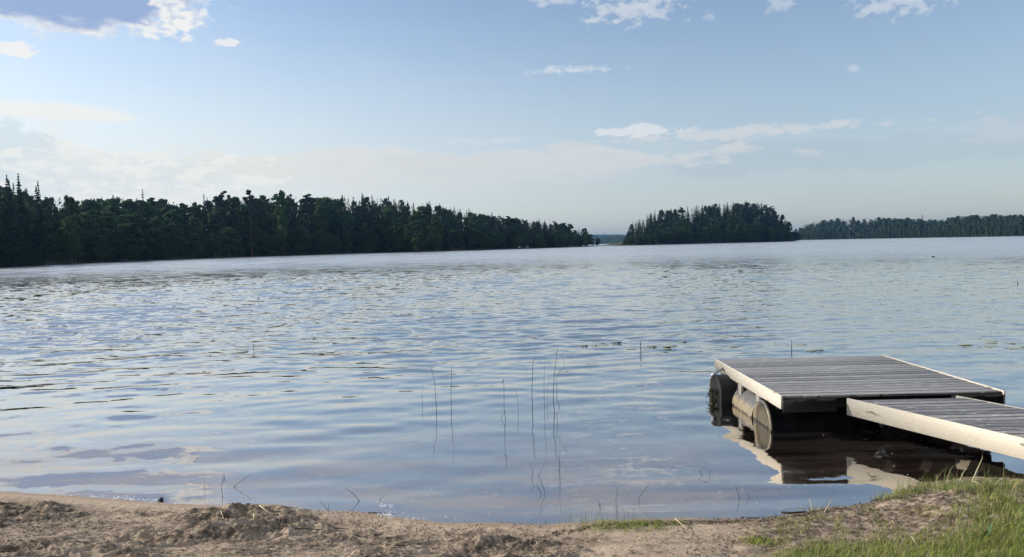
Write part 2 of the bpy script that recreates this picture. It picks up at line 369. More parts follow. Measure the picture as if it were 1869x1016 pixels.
m2=k.n('ShaderNodeMixShader');k.L.new(ff,m2.inputs[0]);k.L.new(mx.outputs[0],m2.inputs[1]);k.L.new(film.outputs[0],m2.inputs[2])
out=k.n('ShaderNodeOutputMaterial');k.L.new(m2.outputs[0],out.inputs[0])
va=k.n('ShaderNodeVolumeAbsorption');va.inputs['Color'].default_value=(.84,.62,.25,1);va.inputs['Density'].default_value=2.6;k.L.new(va.outputs[0],out.inputs[1])
o=obj('water',mesh('water',V2,np.concatenate(Q),m_water,True,{'shore':V2[:,1]-Ys(V2[:,0])}));tag(o,kind='structure')
def wz(x,y): return float(waves(np.array([[x]],float),np.array([[y]],float))[0,0])
# ---------------------------------------------------------------- wood and dock materials
def wood(name,ca,cb,axis,knots=.5,rough=.6,var=.25):
    m,k,b=mat(name,rough,.4);oc=k.n('ShaderNodeTexCoord').outputs['Object']
    sc_={'x':(1.2,22,22),'y':(22,1.2,22)}[axis];v=k.scale(oc,sc_)
    g=k.noise(v,1.6,6,.65,dist=.6);g2=k.noise(v,7,4,.6);kn=k.n('ShaderNodeTexVoronoi');k.put(kn.inputs['Vector'],k.vm('ADD',k.scale(oc,{'x':(2.2,9,0),'y':(0,2.6,11)}[axis]),k.vm('SCALE',k.noise(oc,5,2,.5,col=True))));kn.inputs['Scale'].default_value=1.
    kf=k.ss(kn.outputs['Distance'],.10,.22,knots,0.)
    c=k.mix(g,(*ca,1),(*cb,1));c=k.mix(k.ss(g2,.45,.75,0,.35),c,tuple(x*.55 for x in ca)+(1,))
    c=k.mix(kf,c,(ca[0]*.22,ca[1]*.2,ca[2]*.18,1))
    if var:
        pv=k.attr('tone')[2];c=k.mix(pv,c,k.mix(1.,c,(.42,.43,.47,1),blend='MULTIPLY'))
    k.put(b.inputs['Base Color'],c);bump(k,b,g,.004,.5);return m,k,b,c,oc
m_pine,_,_,_,_=wood('pale_pine',(.60,.52,.40),(.78,.72,.60),'y',.75,.6,0)
m_pinex,_,_,_,_=wood('pine_end',(.60,.48,.34),(.72,.62,.46),'x',.6,.6,0)
m_deck,k,b,c,oc=wood('weathered_deck',(.15,.136,.130),(.30,.278,.268),'x',.25,.38,1)
sp_=k.noise(k.scale(oc,(5,16,1)),1.7,3,.6);drop=k.ss(sp_,.60,.70,0,.7);c=k.mix(drop,c,(.62,.60,.58,1))       # pale scuffs and droppings
st=k.noise(k.scale(oc,(7,11,1)),1.1,2,.5);c=k.mix(k.ss(st,.69,.72,0,.85),c,(.03,.03,.03,1));k.put(b.inputs['Base Color'],c);b.inputs['Specular IOR Level'].default_value=.5
m_post,_,_,_,_=wood('grey_post',(.34,.31,.28),(.48,.45,.40),'y',.3,.8,0)
m_dark,k,b=mat('dark_timber',.8,.25);g=k.noise(k.scale(k.n('ShaderNodeTexCoord').outputs['Object'],(1.5,20,20)),2,5,.6);k.put(b.inputs['Base Color'],k.mix(g,(.025,.024,.023,1),(.055,.05,.045,1)))
# drum: grey plastic above, rusty yellow algae stain below a ragged line; inboard part painted near black as dock shade
def drum_mat(lim):
    m,k,b=mat('stained_drum',.45,.45);oc=k.n('ShaderNodeTexCoord').outputs['Object'];z=k.sep(oc)[2]
    ns=k.noise(k.scale(oc,(14,14,2.5)),1.6,5,.65);nf=k.noise(oc,30,4,.6)
    h=k.m('ADD',z,k.m('MULTIPLY',k.m('SUBTRACT',ns,.5),.16))
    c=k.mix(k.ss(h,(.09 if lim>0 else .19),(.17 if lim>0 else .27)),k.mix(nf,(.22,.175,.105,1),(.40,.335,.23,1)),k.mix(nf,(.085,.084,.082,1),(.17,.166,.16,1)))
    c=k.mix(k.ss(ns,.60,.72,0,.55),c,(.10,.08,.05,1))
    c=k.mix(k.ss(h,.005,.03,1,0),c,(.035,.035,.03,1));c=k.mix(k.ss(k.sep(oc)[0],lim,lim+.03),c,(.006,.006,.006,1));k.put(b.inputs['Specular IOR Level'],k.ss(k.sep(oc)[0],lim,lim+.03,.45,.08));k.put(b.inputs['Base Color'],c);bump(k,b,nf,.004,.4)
    return m
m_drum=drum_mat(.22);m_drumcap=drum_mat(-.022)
m_blackp,k,b=mat('black_plastic',.55,.2);g=k.noise(k.n('ShaderNodeTexCoord').outputs['Object'],16,4,.6);k.put(b.inputs['Base Color'],k.mix(g,(.008,.009,.01,1),(.03,.03,.03,1)))
m_rub,k,b=mat('dark_rope',.9,.2);b.inputs['Base Color'].default_value=(.035,.032,.026,1)
m_weed,k,b=mat('water_weed',.7,.3);b.inputs['Base Color'].default_value=(.035,.04,.02,1)
m_steel,k,b=mat('galvanised_steel',.4,.5);b.inputs['Base Color'].default_value=(.45,.45,.46,1);b.inputs['Metallic'].default_value=.8
def plank_rows(y0,y1,xl,xr,z,w=.134,gap=.010,th=.028):
    mb=MB();tone=[];y=y0;i=0
    while y+w<=y1+.02:
        xa=xl(y+w/2);xb=xr(y+w/2);dz=random.uniform(-.0015,.0015)
        before=mb.n;mb.box(((xa+xb)/2,y+w/2,z-th/2+dz),(xb-xa,min(w,y1-y),th),0,.004);tone+= [random.random()**1.1]*(mb.n-before)
        y+=w+gap;i+=1
    return mb,tone
# ---------------------------------------------------------------- floating dock
ZT=.45;X0,X1,Y0,Y1=2.87,5.30,7.93,10.50
dock=empty('floating_dock',(X0,Y0,0));tag(dock,'square grey planked swimming dock floating on drums beside the right hand bank','dock')
def child(mb,name,mt,par,smooth=False,attrs=None,base=(0,0,0)):
    mb.V=[v-np.array(base) for v in mb.V];return mb.build(name,mt,par,smooth,attrs)
BD=(X0,Y0,0)
mb,tone=plank_rows(Y0+.004,Y1,lambda y:X0+.03,lambda y:X1-.03,ZT);child(mb,'deck',m_deck,dock,attrs={'tone':tone},base=BD)
for x in (X0+.012,X1-.012):
    mb=MB();mb.box((x,(Y0+Y1)/2,ZT-.066),(.024,Y1-Y0+.03,.145),0,.004);child(mb,'fascia_board',m_pine,dock,base=BD)
for xa,xb in ((X0+.026,3.47),(4.72,X1-.026)):
    mb=MB();mb.box(((xa+xb)/2,Y0-.012,ZT-.102),(xb-xa,.024,.142),0,.003);child(mb,'front_board',m_dark,dock,base=BD)  # front boards coloured dark to stand for their unlit face
mb=MB();mb.box(((X0+X1)/2,Y1+.002,ZT-.102),(X1-X0-.052,.024,.142),0,.003);child(mb,'rear_board',m_dark,dock,base=BD)
for y in (8.12,8.9,9.6,10.3):
    mb=MB();mb.box(((X0+X1)/2,y,ZT-.0285-.075),(X1-X0-.06,.048,.145),0,.003);child(mb,'joist',m_dark,dock,base=BD)
for x in (3.2,4.1,5.1):
    mb=MB();mb.box((x,(Y0+Y1)/2+.3,ZT-.175-.052),(.06,Y1-Y0-.9,.1),0,.003);child(mb,'bearer',m_dark,dock,base=BD)
def drum(c,axis,length,r,mt):
    mb=MB();l=length
    mb.revolve(c,axis,[(0.02,0.001),(.02,r*.5),(.022,r*.86),(.0,r*.93),(-.004,r*.97),(.008,r),(.03,r),(.05,r*.985),(l*.31,r*.985),(l*.33,r*1.005),(l*.36,r*.985),(l*.64,r*.985),(l*.67,r*1.005),(l*.69,r*.985),(l-.05,r*.985),(l-.03,r),(l-.008,r),(l,r*.97),(l,r*.93),(l-.02,r*.86),(l-.02,.001)],56)
    return child(mb,'float_drum',mt,dock,True,base=BD)
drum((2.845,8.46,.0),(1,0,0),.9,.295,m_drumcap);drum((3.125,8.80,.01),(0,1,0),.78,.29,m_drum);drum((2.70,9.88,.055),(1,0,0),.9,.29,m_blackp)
for x in (3.8,4.5): drum((x,8.5,.0),(1,0,0) if x>9 else (0,1,0),.9,.29,m_blackp)
drum((4.35,10.0,.03),(1,0,0),.85,.29,m_blackp);drum((5.0,8.5,.0),(0,1,0),.9,.28,m_blackp)
for y in (9.42,8.74):
    mb=MB();mb.box((2.905,y,.235),(.04,.13,.16),0,.004);child(mb,'post',m_post,dock,base=BD)
# chain looped over the far drum with a clump of weed
mb=MB();pts=[(2.92,10.12,.40),(2.76,9.98,.375),(2.665,9.9,.33)]
for i in range(16):
    t=i/15.;cx,cy,czz=2.665-.015*math.sin(t*3),9.92+.05*math.sin(t*5),.33-.36*t;a=i%2*math.pi/2
    u=np.array((math.cos(a),math.sin(a),0));vv=np.array((0,0,1.))
    ring=[np.array((cx,cy,czz))+.011*math.cos(q)*u+.017*math.sin(q)*vv for q in np.linspace(0,2*math.pi,9)]
    mb.tube(ring,.0042,5,False)
mb.tube(pts,.02,8);ch=child(mb,'chain',m_steel,dock,True,base=BD)
mb=MB()
for i in range(90):
    a=random.uniform(0,6.28);b_=random.uniform(-1,1);l=random.uniform(.04,.12);c0=np.array((2.66+random.gauss(0,.02),9.85+random.gauss(0,.04),random.choice((.12,.12,.02))+random.gauss(0,.02)))
    dd=np.array((math.cos(a)*(1-abs(b_)*.5),math.sin(a)*.6,b_*.8));mb.tube([c0,c0+dd*l*.5,c0+dd*l+np.array((0,0,-.02))],(.006,.004,.001),4,False)
child(mb,'weed_clump',m_weed,dock,base=BD)
mb=MB()
for rad_,c0 in ((.035,(2.66,9.86,.13)),(.045,(2.67,9.87,.02))):
    th=np.linspace(0,math.pi,7);mb.revolve(c0,(0,0,1),[(-rad_*math.cos(t),max(rad_*math.sin(t),.001)) for t in th],10)
child(mb,'rope_knot',m_rub,dock,True,base=BD)
# ---------------------------------------------------------------- gangway
GA=np.array((3.58,7.895));dirg=np.array((.385,-.923));LG=3.15
gang=empty('gangway',(GA[0],GA[1],0));tag(gang,'narrow planked wooden gangway running from the floating dock to the right bank','gangway');BG=(GA[0],GA[1],0)
ZG=.418;ye=GA[1]+dirg[1]*LG;sk=dirg[0]/dirg[1]
mb,tone=plank_rows(ye,GA[1],lambda y:GA[0]+(y-GA[1])*sk+.022,lambda y:GA[0]+1.19+(y-GA[1])*sk-.022,ZG,.112,.011)
mb.V=[v+np.stack([(v[:,1]-v[:,1].mean())*sk,v[:,1]*0,v[:,1]*0],-1) for v in mb.V]
child(mb,'deck',m_deck,gang,attrs={'tone':tone},base=BG)
def skew(mb,x,zc,h,wd,name,mt,y0=None,y1=None):
    v0=np.array((GA[0]+x,GA[1],zc));v1=np.array((GA[0]+x+dirg[0]*LG,ye,zc));k_=.003
    prof=[(-wd/2,-h/2+k_),(-wd/2+k_,-h/2),(wd/2-k_,-h/2),(wd/2,-h/2+k_),(wd/2,h/2-k_),(wd/2-k_,h/2),(-wd/2+k_,h/2),(-wd/2,h/2-k_)]
    V=np.array([v0+np.array((a,0,c)) for a,c in prof]+[v1+np.array((a,0,c)) for a,c in prof]);V[:,2]+=0
    q=[(i,(i+1)%8,8+(i+1)%8,8+i) for i in range(8)]+[(0,3,4,7),(0,1,2,3),(4,5,6,7),(8,15,12,11),(8,11,10,9),(12,15,14,13)]
    child(MB().add(V,q),name,mt,gang,base=BG)
skew(None,.008,ZG-.088,.182,.026,'fascia_board',m_pine);skew(None,1.182,ZG-.088,.182,.026,'fascia_board',m_pine)
skew(None,.40,ZG-.1,.14,.045,'joist',m_dark);skew(None,.79,ZG-.1,.14,.045,'joist',m_dark)
mb=MB();mb.box((GA[0]+dirg[0]*LG+.55,ye+.12,.19),(1.15,.14,.14),0,.01);child(mb,'support_block',m_dark,gang,base=BG)
mb=MB();mb.add([(3.85,7.86,.235),(4.02,7.86,.235),(3.97,7.86,.15),(3.93,7.86,.10),(3.85,7.875,.235),(4.02,7.875,.235),(3.97,7.875,.15),(3.93,7.875,.10)],[(0,1,2,3),(7,6,5,4),(0,4,5,1),(1,5,6,2),(2,6,7,3),(3,7,4,0)]);child(mb,'hinge_plate',m_steel,gang,base=BG)
# ---------------------------------------------------------------- reeds, twigs and stems standing in the water
m_reed,k,b=mat('dry_reed',.75,.3);b.inputs['Base Color'].default_value=(.055,.05,.035,1)
m_twig,k,b=mat('dark_twig',.85,.2);b.inputs['Base Color'].default_value=(.05,.038,.028,1)
m_straw,k,b=mat('pale_straw',.8,.3);b.inputs['Base Color'].default_value=(.56,.47,.30,1)
def px3(base,pts,yoff=0.):                                   # a stalk at the base's distance drawn in its upright plane
    B=at(*base,0.);out=[]
    for (x,y) in pts:
        d=ray(x,y);t=(B[1]+yoff)/d[1];out.append((d[0]*t,d[1]*t,CZ+d[2]*t))
    return B,out
def stalk(name,label,cat,group,base,pts,r0=.0035,m=None,extra=(),below=.35,gz=None):
    B,P_=px3(base,pts);P_=[np.array(q) for q in P_]
    if gz is not None:
        dz=gz-P_[0][2];P_=[q+np.array((0,0,dz)) for q in P_];B=np.array((P_[0][0],P_[0][1],gz))
    P_.insert(0,P_[0]-np.array((0,0,below)));mb=MB();mb.tube(P_,np.linspace(r0,r0*.5,len(P_))*(.95 if m is m_twig and gz is None and r0<.0045 else 1.2),5)
    for e in extra:
        _,E_=px3(base,e);mb.tube(E_,np.linspace(r0*.7,r0*.3,len(E_)),4)
    mb.V=[v-B for v in mb.V];o=mb.build(name,m or m_reed,None,True,None,B);tag(o,label,cat,group);return o
GR='thin reed stalks standing in the shallow water'
stalk('reed_stalk','short faint reed stalk, leftmost of the reeds standing in the shallows','reed',GR,(771,738),[(771,738),(770,718),(772,702)],.0022)
stalk('reed_stalk','tall reed stalk with its tip leaning left, second from left in the reeds','reed',GR,(797,749),[(797,749),(795,722),(793,695),(786,667)],extra=[[(795,748),(789,755),(789,746)]])
stalk('reed_stalk','tall straight upright reed stalk, third from left in the reeds','reed',GR,(824,749),[(824,749),(823,715),(824,690),(824,667)])
stalk('reed_stalk','reed stalk with a small hooked tip and snapped foot','reed',GR,(920,765),[(923,765),(920,745),(920,715),(919,691),(916,699),(912,697)],extra=[[(922,750),(915,764),(924,772)]],m=m_twig)
stalk('reed_stalk','short thin reed stalk just right of the hook tipped one','reed',GR,(946,752),[(946,752),(945,730),(942,712)],.0022)
stalk('reed_stalk','tall dark reed stalk curving right at its tip','reed',GR,(972,750),[(972,750),(971,715),(972,680),(973,660),(977,652)],.004)
stalk('reed_stalk','thin upright reed stalk between the two tallest reeds','reed',GR,(994,744),[(994,744),(993,712),(993,690),(994,665)],.0025)
stalk('reed_stalk','tallest reed stalk, slanting slightly right as it rises','reed',GR,(1012,752),[(1012,752),(1010,730),(1010,705),(1013,672),(1018,634)],.004)
stalk('reed_stalk','crooked reed stalk bent in a zigzag, rightmost of the reeds','reed',GR,(1021,742),[(1021,742),(1016,727),(1017,712),(1015,690),(1023,675),(1030,671),(1028,655),(1024,645)],.0026)
stalk('reed_stalk','short pale reed stub between the crooked reed and its neighbour','reed',GR,(1000,735),[(1000,735),(998,715),(1004,685)],.0018)
GT='small dark twigs poking out of the water by the sand'
tw=[('small dark twig pair in the shallows below the hook tipped reed',(925,842),[(925,842),(924,834),(921,827)],(),.003),
('curved dark twig standing left of the forked one in the shallows',(970,875),[(970,875),(973,862),(970,850)],(),.003),
('forked dark twig bent like an elbow in the shallows',(994,901),[(990,906),(986,896),(980,886)],([(990,906),(995,898),(983,867),(996,843)],),.0035),
('long thin straight stem standing alone in the shallows, right of the forked twig',(1022,878),[(1022,878),(1021,850),(1022,822)],(),.003),
('thin bent twig leaning right above the green tuft',(1168,915),[(1166,910),(1175,895),(1184,885)],(),.0025),
('short forked twig in front of the green tuft',(1096,928),[(1096,930),(1094,920),(1090,912)],([(1094,922),(1099,918)],),.003),
('upright dark stem at the edge of the green tuft',(1125,935),[(1125,935),(1124,912),(1127,892)],(),.0025),
('dark twig bent into an open loop floating left of the gangway shadow',(1287,867),[(1281,865),(1275,861),(1285,853),(1296,858),(1294,869),(1286,871)],(),.003),
('slanting dark twig in the water right of centre',(1349,908),[(1349,905),(1345,893),(1342,884)],(),.003),
('faint slanting twig beside the right hand water edge',(1368,908),[(1368,908),(1362,900),(1361,897)],(),.002),
('elbow shaped dark twig lying on the water left of centre',(430,888),[(427,887),(440,878),(457,866)],([(427,887),(441,894),(455,904)],),.003),
('thin tall double stem in the water above the debris mound',(407,905),[(406,905),(404,888),(408,866),(412,880)],([(408,880),(411,862)],),.0028),
('faint thin stem left of the double stem',(374,897),[(374,897),(373,885),(374,872)],(),.0018),
('long dark twig leaning left out of the shallows near the foam',(656,914),[(656,914),(646,902),(630,890)],([(655,912),(646,926)],),.003),
('short dark twig leaning left beside a stub near the sand',(600,932),[(600,932),(592,923),(583,913)],([(600,934),(600,918)],),.0028),
('small elbow shaped twig in the water beside the white foam',(694,910),[(693,910),(706,903)],([(693,910),(705,917)],),.0025)]
for l_,bs,pt,ex,rad in tw: stalk('twig',l_,'twig',GT,bs,pt,rad,m_twig,ex,.12)
GE='flower stems rising from the lily pads'
stalk('plant_stem','beaded double flower stem rising among the lily pads right of centre','water plant',GE,(1170,641),[(1170,641),(1169,632),(1168,622)],.008,m_twig,([(1169,630),(1171,621)],))
stalk('plant_stem','thin dark marker like stem standing in the water behind the dock','water plant',GE,(1445,641),[(1445,643),(1445,632),(1445,621)],.008,m_twig)
stalk('plant_stem','small forked flower stem standing far out left of centre','water plant',GE,(463,638),[(463,638),(463,627)],.007,m_twig,([(463,630),(459,628)],[(463,628),(466,633)]))
stalk('plant_stem','tiny distant stem in the water near the right frame edge','water plant',GE,(1858,518),[(1858,518),(1857,513)],.02,m_twig)
# ---------------------------------------------------------------- lily pads
m_pad,k,b=mat('lily_pad',.22,.9);b.inputs['Base Color'].default_value=(.30,.32,.20,1)
mb=MB();th=np.linspace(.25,2*math.pi-.25,15);v=[(0,0,0)]+[(math.cos(t)*(1+.04*math.sin(5*t)),math.sin(t),.02*math.sin(3*t)) for t in th]
v=np.array(v);vb=v-np.array((0,0,.03));t_=[(0,i,i+1) for i in range(1,15)];mb.add(np.vstack([v,vb]),[(i,16+i,17+i,i+1) for i in range(1,15)],t_+[(16,17+i,16+i) for i in range(1,15)])
pad0=mesh('lily_pad',np.concatenate(mb.V),[np.concatenate(mb.Q),np.concatenate(mb.T)],m_pad)
pg=[('beside the beaded flower stem',[(1165,636,14,2,5),(1207,635,26,5,14),(1085,629,22,3,8),(1118,627,8,2,4),(1240,622,18,3,8)]),
('behind the dock edge',[(1340,632,14,2,5),(1465,629,9,1,3),(1487,641,14,2,5)]),
('near the right frame edge',[(1815,628,34,6,14),(1850,634,16,3,6),(1760,632,14,3,4)]),
('left of centre far out',[(230,640,14,2,5),(310,645,24,4,7),(430,643,16,3,6)])]
for where,cl in pg:
    for cx,cy_,wx,wy,nn in cl:
        for i in range((nn+1)//2):
            P0=at(cx+random.uniform(-wx,wx),cy_+random.uniform(-wy,wy));o=obj('lily_pad',pad0,None,(P0[0],P0[1],wz(P0[0],P0[1])+.003));s=random.uniform(.07,.13)
            o.scale=(s,s*random.uniform(.85,1.1),.05);o.rotation_euler=(random.gauss(0,.02),random.gauss(0,.02),random.uniform(0,6.28))
            tag(o,'small green lily pad floating on the water '+where,'lily pad','lily pads '+where)
# ---------------------------------------------------------------- things on the water and the sand
m_stone,k,b=mat('dark_stone',.5,.5);b.inputs['Base Color'].default_value=(.025,.025,.025,1)
def blob(name,c,r,mt,seed=0,nz=.25):
    mb=MB();th=np.linspace(.001,math.pi-.001,10);ph=np.arange(14)*2*np.pi/14
    V=[];
    for t in th:
        for q in ph:
            dv=np.array((math.sin(t)*math.cos(q),math.sin(t)*math.sin(q),math.cos(t)));V.append(dv*(1+nz*(float(vn(dv[0]*2+seed,dv[1]*2+dv[2]*1.7,3))-.5))*np.array(r))
    q=[(i*14+j,(i+1)*14+j,(i+1)*14+(j+1)%14,i*14+(j+1)%14) for i in range(9) for j in range(14)];mb.add(V,q)
    return mb.build(name,mt,None,True,None,c)
P0=at(295,914);o=blob('stone',(P0[0],P0[1]-.01,.012),(.024,.02,.024),m_stone,2);tag(o,'small black stone at the water edge on the left sand','stone')
# bird resting on the water far out
P0=at(1703,469);m_bird,k,b=mat('dark_plumage',.7,.3);b.inputs['Base Color'].default_value=(.02,.02,.02,1)
mb=MB();B=[(-.30,.02,.012),(-.24,.07,.05),(-.12,.11,.10),(.02,.11,.115),(.12,.10,.10),(.19,.13,.06),(.22,.19,.04),(.25,.235,.045),(.29,.24,.03),(.34,.225,.008)]
mb.tube([(a,0,z) for a,z,r in B],np.array([r for a,z,r in B]),10);o=mb.build('water_bird',m_bird,None,True,None,(P0[0],P0[1],-.03));o.rotation_euler[2]=.3;o.scale=(.7,.7,.6);tag(o,'tiny dark bird shaped speck floating far out on the right','bird')
# boats on the left shore
m_bw,k,b=mat('white_hull',.4,.5);b.inputs['Base Color'].default_value=(.72,.74,.75,1)
m_bi,k,b=mat('boat_inside',.7,.3);b.inputs['Base Color'].default_value=(.25,.24,.22,1)
def boat(px,py,rz,label,Lb=4.4,lift=.12,pitch=0.,sc_=1.):
    P0=at(px,py);e=empty('rowing_boat',(P0[0],P0[1],lift),rz,0,pitch);tag(e,label,'boat','small boats drawn up on the left shore')
    st=[];N=9
    for i in range(N):
        t=i/(N-1);w=.72*math.sin(math.pi*min(1,.18+.82*(1-t)**.8)*.5)*(1-.12*(1-t));w=max(w*(1-t**5),.02);kz=.12*t**3;gz_=.52+.28*t**2
        st.append([(Lb*(t-.5),s*w*q,kz+(gz_-kz)*u) for s,q,u in ((-1,1,1),(-1,.85,.45),(-1,.5,.08),(1,0,0),(1,.5,.08),(1,.85,.45),(1,1,1))])
    V=np.array(st).reshape(-1,3)*sc_;q=[(i*7+j,(i+1)*7+j,(i+1)*7+j+1,i*7+j+1) for i in range(N-1) for j in range(6)]
    inn=V*np.array((.96,.93,1))+np.array((0,0,.03));q2=[tuple(np.array(a[::-1])+len(V)) for a in q]
    rim=[];n0=len(V)
    for i in range(N-1): rim+= [(i*7,n0+i*7,n0+(i+1)*7,(i+1)*7),(i*7+6,(i+1)*7+6,n0+(i+1)*7+6,n0+i*7+6)]
    tr_=[(0,1,2,3),(3,4,5,6)]
    MB().add(np.vstack([V,inn]),q+q2+rim+tr_).build('hull',m_bw,e,True)
    for xx in (-.25,.2):
        mb=MB();mb.box((xx*Lb*.8,0,.40*sc_),(.22,1.15*sc_,.03),0,.004);mb.build('seat',m_bi,e)
    return e
boat(620,461.5,2.2,'small pale boat pulled up on the left shore, the left one of two',4.2,.35,-.22);b2=boat(684,460,.35,'white boat with a cabin moored at the left shore',5.2,.1,0.,1.25)
mb=MB();mb.box((.2,0,1.0),(1.6,1.1,.75),0,.12);mb.build('cabin',m_bw,b2);mb=MB();mb.box((.2,0,1.1),(1.63,.8,.28),0,.02);mb.build('window',m_blackp,b2)
m_hut,k,b=mat('pale_board',.8,.3);b.inputs['Base Color'].default_value=(.6,.6,.58,1);m_roof,k,b=mat('roof_felt',.8,.3);b.inputs['Base Color'].default_value=(.08,.08,.09,1)
P0=at(1866,430.5);e=empty('boathouse',(P0[0],P0[1]+12,1.0),-.4);tag(e,'tiny pale boathouse on the far right shore at the frame edge','building')
MB().box((0,0,1.3),(3.6,3,2.6),0,.03).build('wall',m_hut,e);MB().add([(-2.1,-1.8,2.6),(2.1,-1.8,2.6),(2.1,1.8,2.6),(-2.1,1.8,2.6),(-2.1,0,3.8),(2.1,0,3.8)],[(0,1,5,4),(2,3,4,5),(3,2,1,0)],[(0,4,3),(1,2,5)]).build('roof',m_roof,e)
MB().box((0,-1.53,1.05),(.9,.06,2.0),0,.01).build('door',m_roof,e)
# straws and branches on the sand
def onland(px,py):
    z=.05
    for _ in range(6): P0=at(px,py,z);z=float(beach(np.array([P0[0]]),np.array([P0[1]]))[0][0])
    return np.array((P0[0],P0[1],z))
def lying(name,label,cat,pxs,rad,mt,lift=.006,hs=None,group=None):
    P_=[onland(*q) for q in pxs];P_=[q+np.array((0,0,lift+(hs[i] if hs else 0))) for i,q in enumerate(P_)];B=P_[0].copy()
    mb=MB();mb.tube([q-B for q in P_],np.linspace(rad,rad*.5,len(P_)),6);o=mb.build(name,mt,None,True,None,B);tag(o,label,cat,group);return o
GS='dry plant stems lying on the bank'
lying('dry_stem','long pale curved dry stem draped over the debris mound','dry stem',[(474,931),(494,936),(510,943),(514,950),(530,955),(552,958)],.005,m_straw,.012,[.02,.03,.02,.01,.0,0],GS)
lying('dry_stem','pale dry stem bent in a hook below the debris mound','dry stem',[(463,952),(463,940),(468,938),(482,944),(492,951),(502,955)],.005,m_straw,.01,[0,.03,.04,.03,.01,0],GS)
lying('dry_stem','short kinked pale stem on the left slope of the mound','dry stem',[(403,934),(408,940),(404,944),(411,945)],.004,m_straw,.008,None,GS)
lying('dry_stem','thin brown stick lying flat right of the mound','dry stem',[(498,962),(540,965),(592,966)],.005,m_twig,.006,None,GS)
lying('dry_stem','short brown stick at the sand edge right of the flat stick','dry stem',[(610,965),(638,967)],.005,m_twig,.006,None,GS)
lying('dry_stem','pale straw leaning over the green tuft towards the bare sand','dry stem',[(1232,960),(1246,968),(1259,977)],.004,m_straw,.01,[.05,.03,0],GS)
lying('dry_stem','short pale stick pointing at the water on the turf edge','dry stem',[(1505,936),(1520,924)],.005,m_straw,.006,[0,.06],GS)
lying('dry_stem','thin pale stick standing beside the stick that points at the water','dry stem',[(1483,934),(1477,921)],.003,m_straw,.006,[0,.05],GS)
lying('dry_stem','short dark stick with a broken end lying at the water edge','dry stem',[(1426,936),(1443,937),(1472,935)],.009,m_twig,.006,None,GS)
lying('dry_stem','long dark branch half sunk along the waterline left of the tuft','dry stem',[(672,936),(700,937),(740,939),(800,940)],.005,m_twig,.004,None,GS)
lying('dry_stem','pale forked stem rising from the right hand turf towards the gangway','dry stem',[(1774,884),(1783,875),(1793,864),(1794,848)],.006,m_straw,.02,[0,.06,.12,.20],GS)
lying('dry_stem','pale bent stem lying on the right hand turf','dry stem',[(1774,884),(1781,889),(1797,896)],.006,m_straw,.03,[0,.01,0],GS)
lying('dry_stem','pale stiff stalk leaning right on the turf point','dry stem',[(1752,882),(1757,876),(1765,870)],.005,m_straw,.02,[0,.03,.07],GS)
lying('dry_stem','short pale straw on the soil near the bottom right','dry stem',[(1664,990),(1670,996),(1676,1002)],.004,m_straw,.01,[.03,.02,0],GS)
lying('dry_stem','pale flat chip of wood below the green tuft','wood chip',[(1090,976),(1103,976)],.006,m_straw,.004,None,GS)
# ---------------------------------------------------------------- grass and ground litter
m_grass,k,b=mat('grass_blade',.55,.35);at_=k.attr('col')[0];k.put(b.inputs['Base Color'],at_);tl=k.n('ShaderNodeBsdfTranslucent');k.put(tl.inputs[0],at_);ms=k.n('ShaderNodeMixShader');ms.inputs[0].default_value=.35;k.L.new(b.outputs[0],ms.inputs[1]);k.L.new(tl.outputs[0],ms.inputs[2]);k.L.new(ms.outputs[0],k.N['Material Output'].inputs[0])
def blades(name,P,Hh,wd,colr,lean,label=None):
    N=len(P);a=rng.uniform(0,2*np.pi,N);dr=np.stack([np.cos(a),np.sin(a)],-1);sd=np.stack([-np.sin(a+rng.normal(0,.6,N)),np.cos(a)],-1)
    ts=(0,.4,.75,1.);ws=(1,.85,.5,.04);V=[]
    for t,w in zip(ts,ws):
        off=lean[:,None]*Hh[:,None]*(t**2)*dr;z=Hh*t*(1-.35*lean*t)
        c0=np.concatenate([P[:,:2]+off,(P[:,2]+z)[:,None]],1);s=np.concatenate([sd*(wd*w)[:,None]/2,np.zeros((N,1))],1);V+= [c0-s,c0+s]
    V=np.stack(V,1);idx=np.arange(N*8).reshape(N,8);Q=np.concatenate([idx[:,[0,1,3,2]],idx[:,[2,3,5,4]],idx[:,[4,5,7,6]]])
    col=np.repeat(colr,8,0);o=obj(name,mesh(name,V.reshape(-1,3),Q,m_grass,True,{'col':col}));return o
def scatter_px(N,x0,x1,y0,y1,dens):
    px=rng.uniform(x0,x1,N);py=rng.uniform(y0,y1,N);kp=rng.random(N)<dens(px,py);px=px[kp];py=py[kp];M_=len(px);z=np.full(M_,.05)
    D=f_[None]+((px-W/2)/F)[:,None]*Rv[None]-((py-H/2)/F)[:,None]*Uv[None]
    for _ in range(6):
        t=(z-CZ)/D[:,2];X=D[:,0]*t;Y=D[:,1]*t;z,dd=beach(X,Y)
    k_=dd>-.06;return np.stack([X,Y,np.maximum(z,-.01)],-1)[k_],px[k_],py[k_]
GP=[];GH=[];GW=[];GC=[];GL=[]
green=np.array((.21,.29,.055));yel=np.array((.42,.43,.09));dry=np.array((.52,.44,.25));deep=np.array((.09,.15,.045));brn=np.array((.12,.085,.045))
def addg(N,box,dens,h0,h1,pal,w=.0028,lean=(.1,.6)):
    P,px,py=scatter_px(N,*box,dens);n_=len(P)
    if n_==0: return
    GP.append(P);GH.append(rng.uniform(h0,h1,n_)*rng.uniform(.6,1.1,n_));GW.append(rng.uniform(.6,1.3,n_)*w);GL.append(rng.uniform(*lean,n_))
    ch=rng.choice(len(pal),n_,p=np.array([q[1] for q in pal])/sum(q[1] for q in pal));c_=np.array([q[0] for q in pal])[ch]
    GC.append(np.clip(c_*rng.uniform(.7,1.35,(n_,1))*rng.uniform(.9,1.1,(n_,3)),0,1))
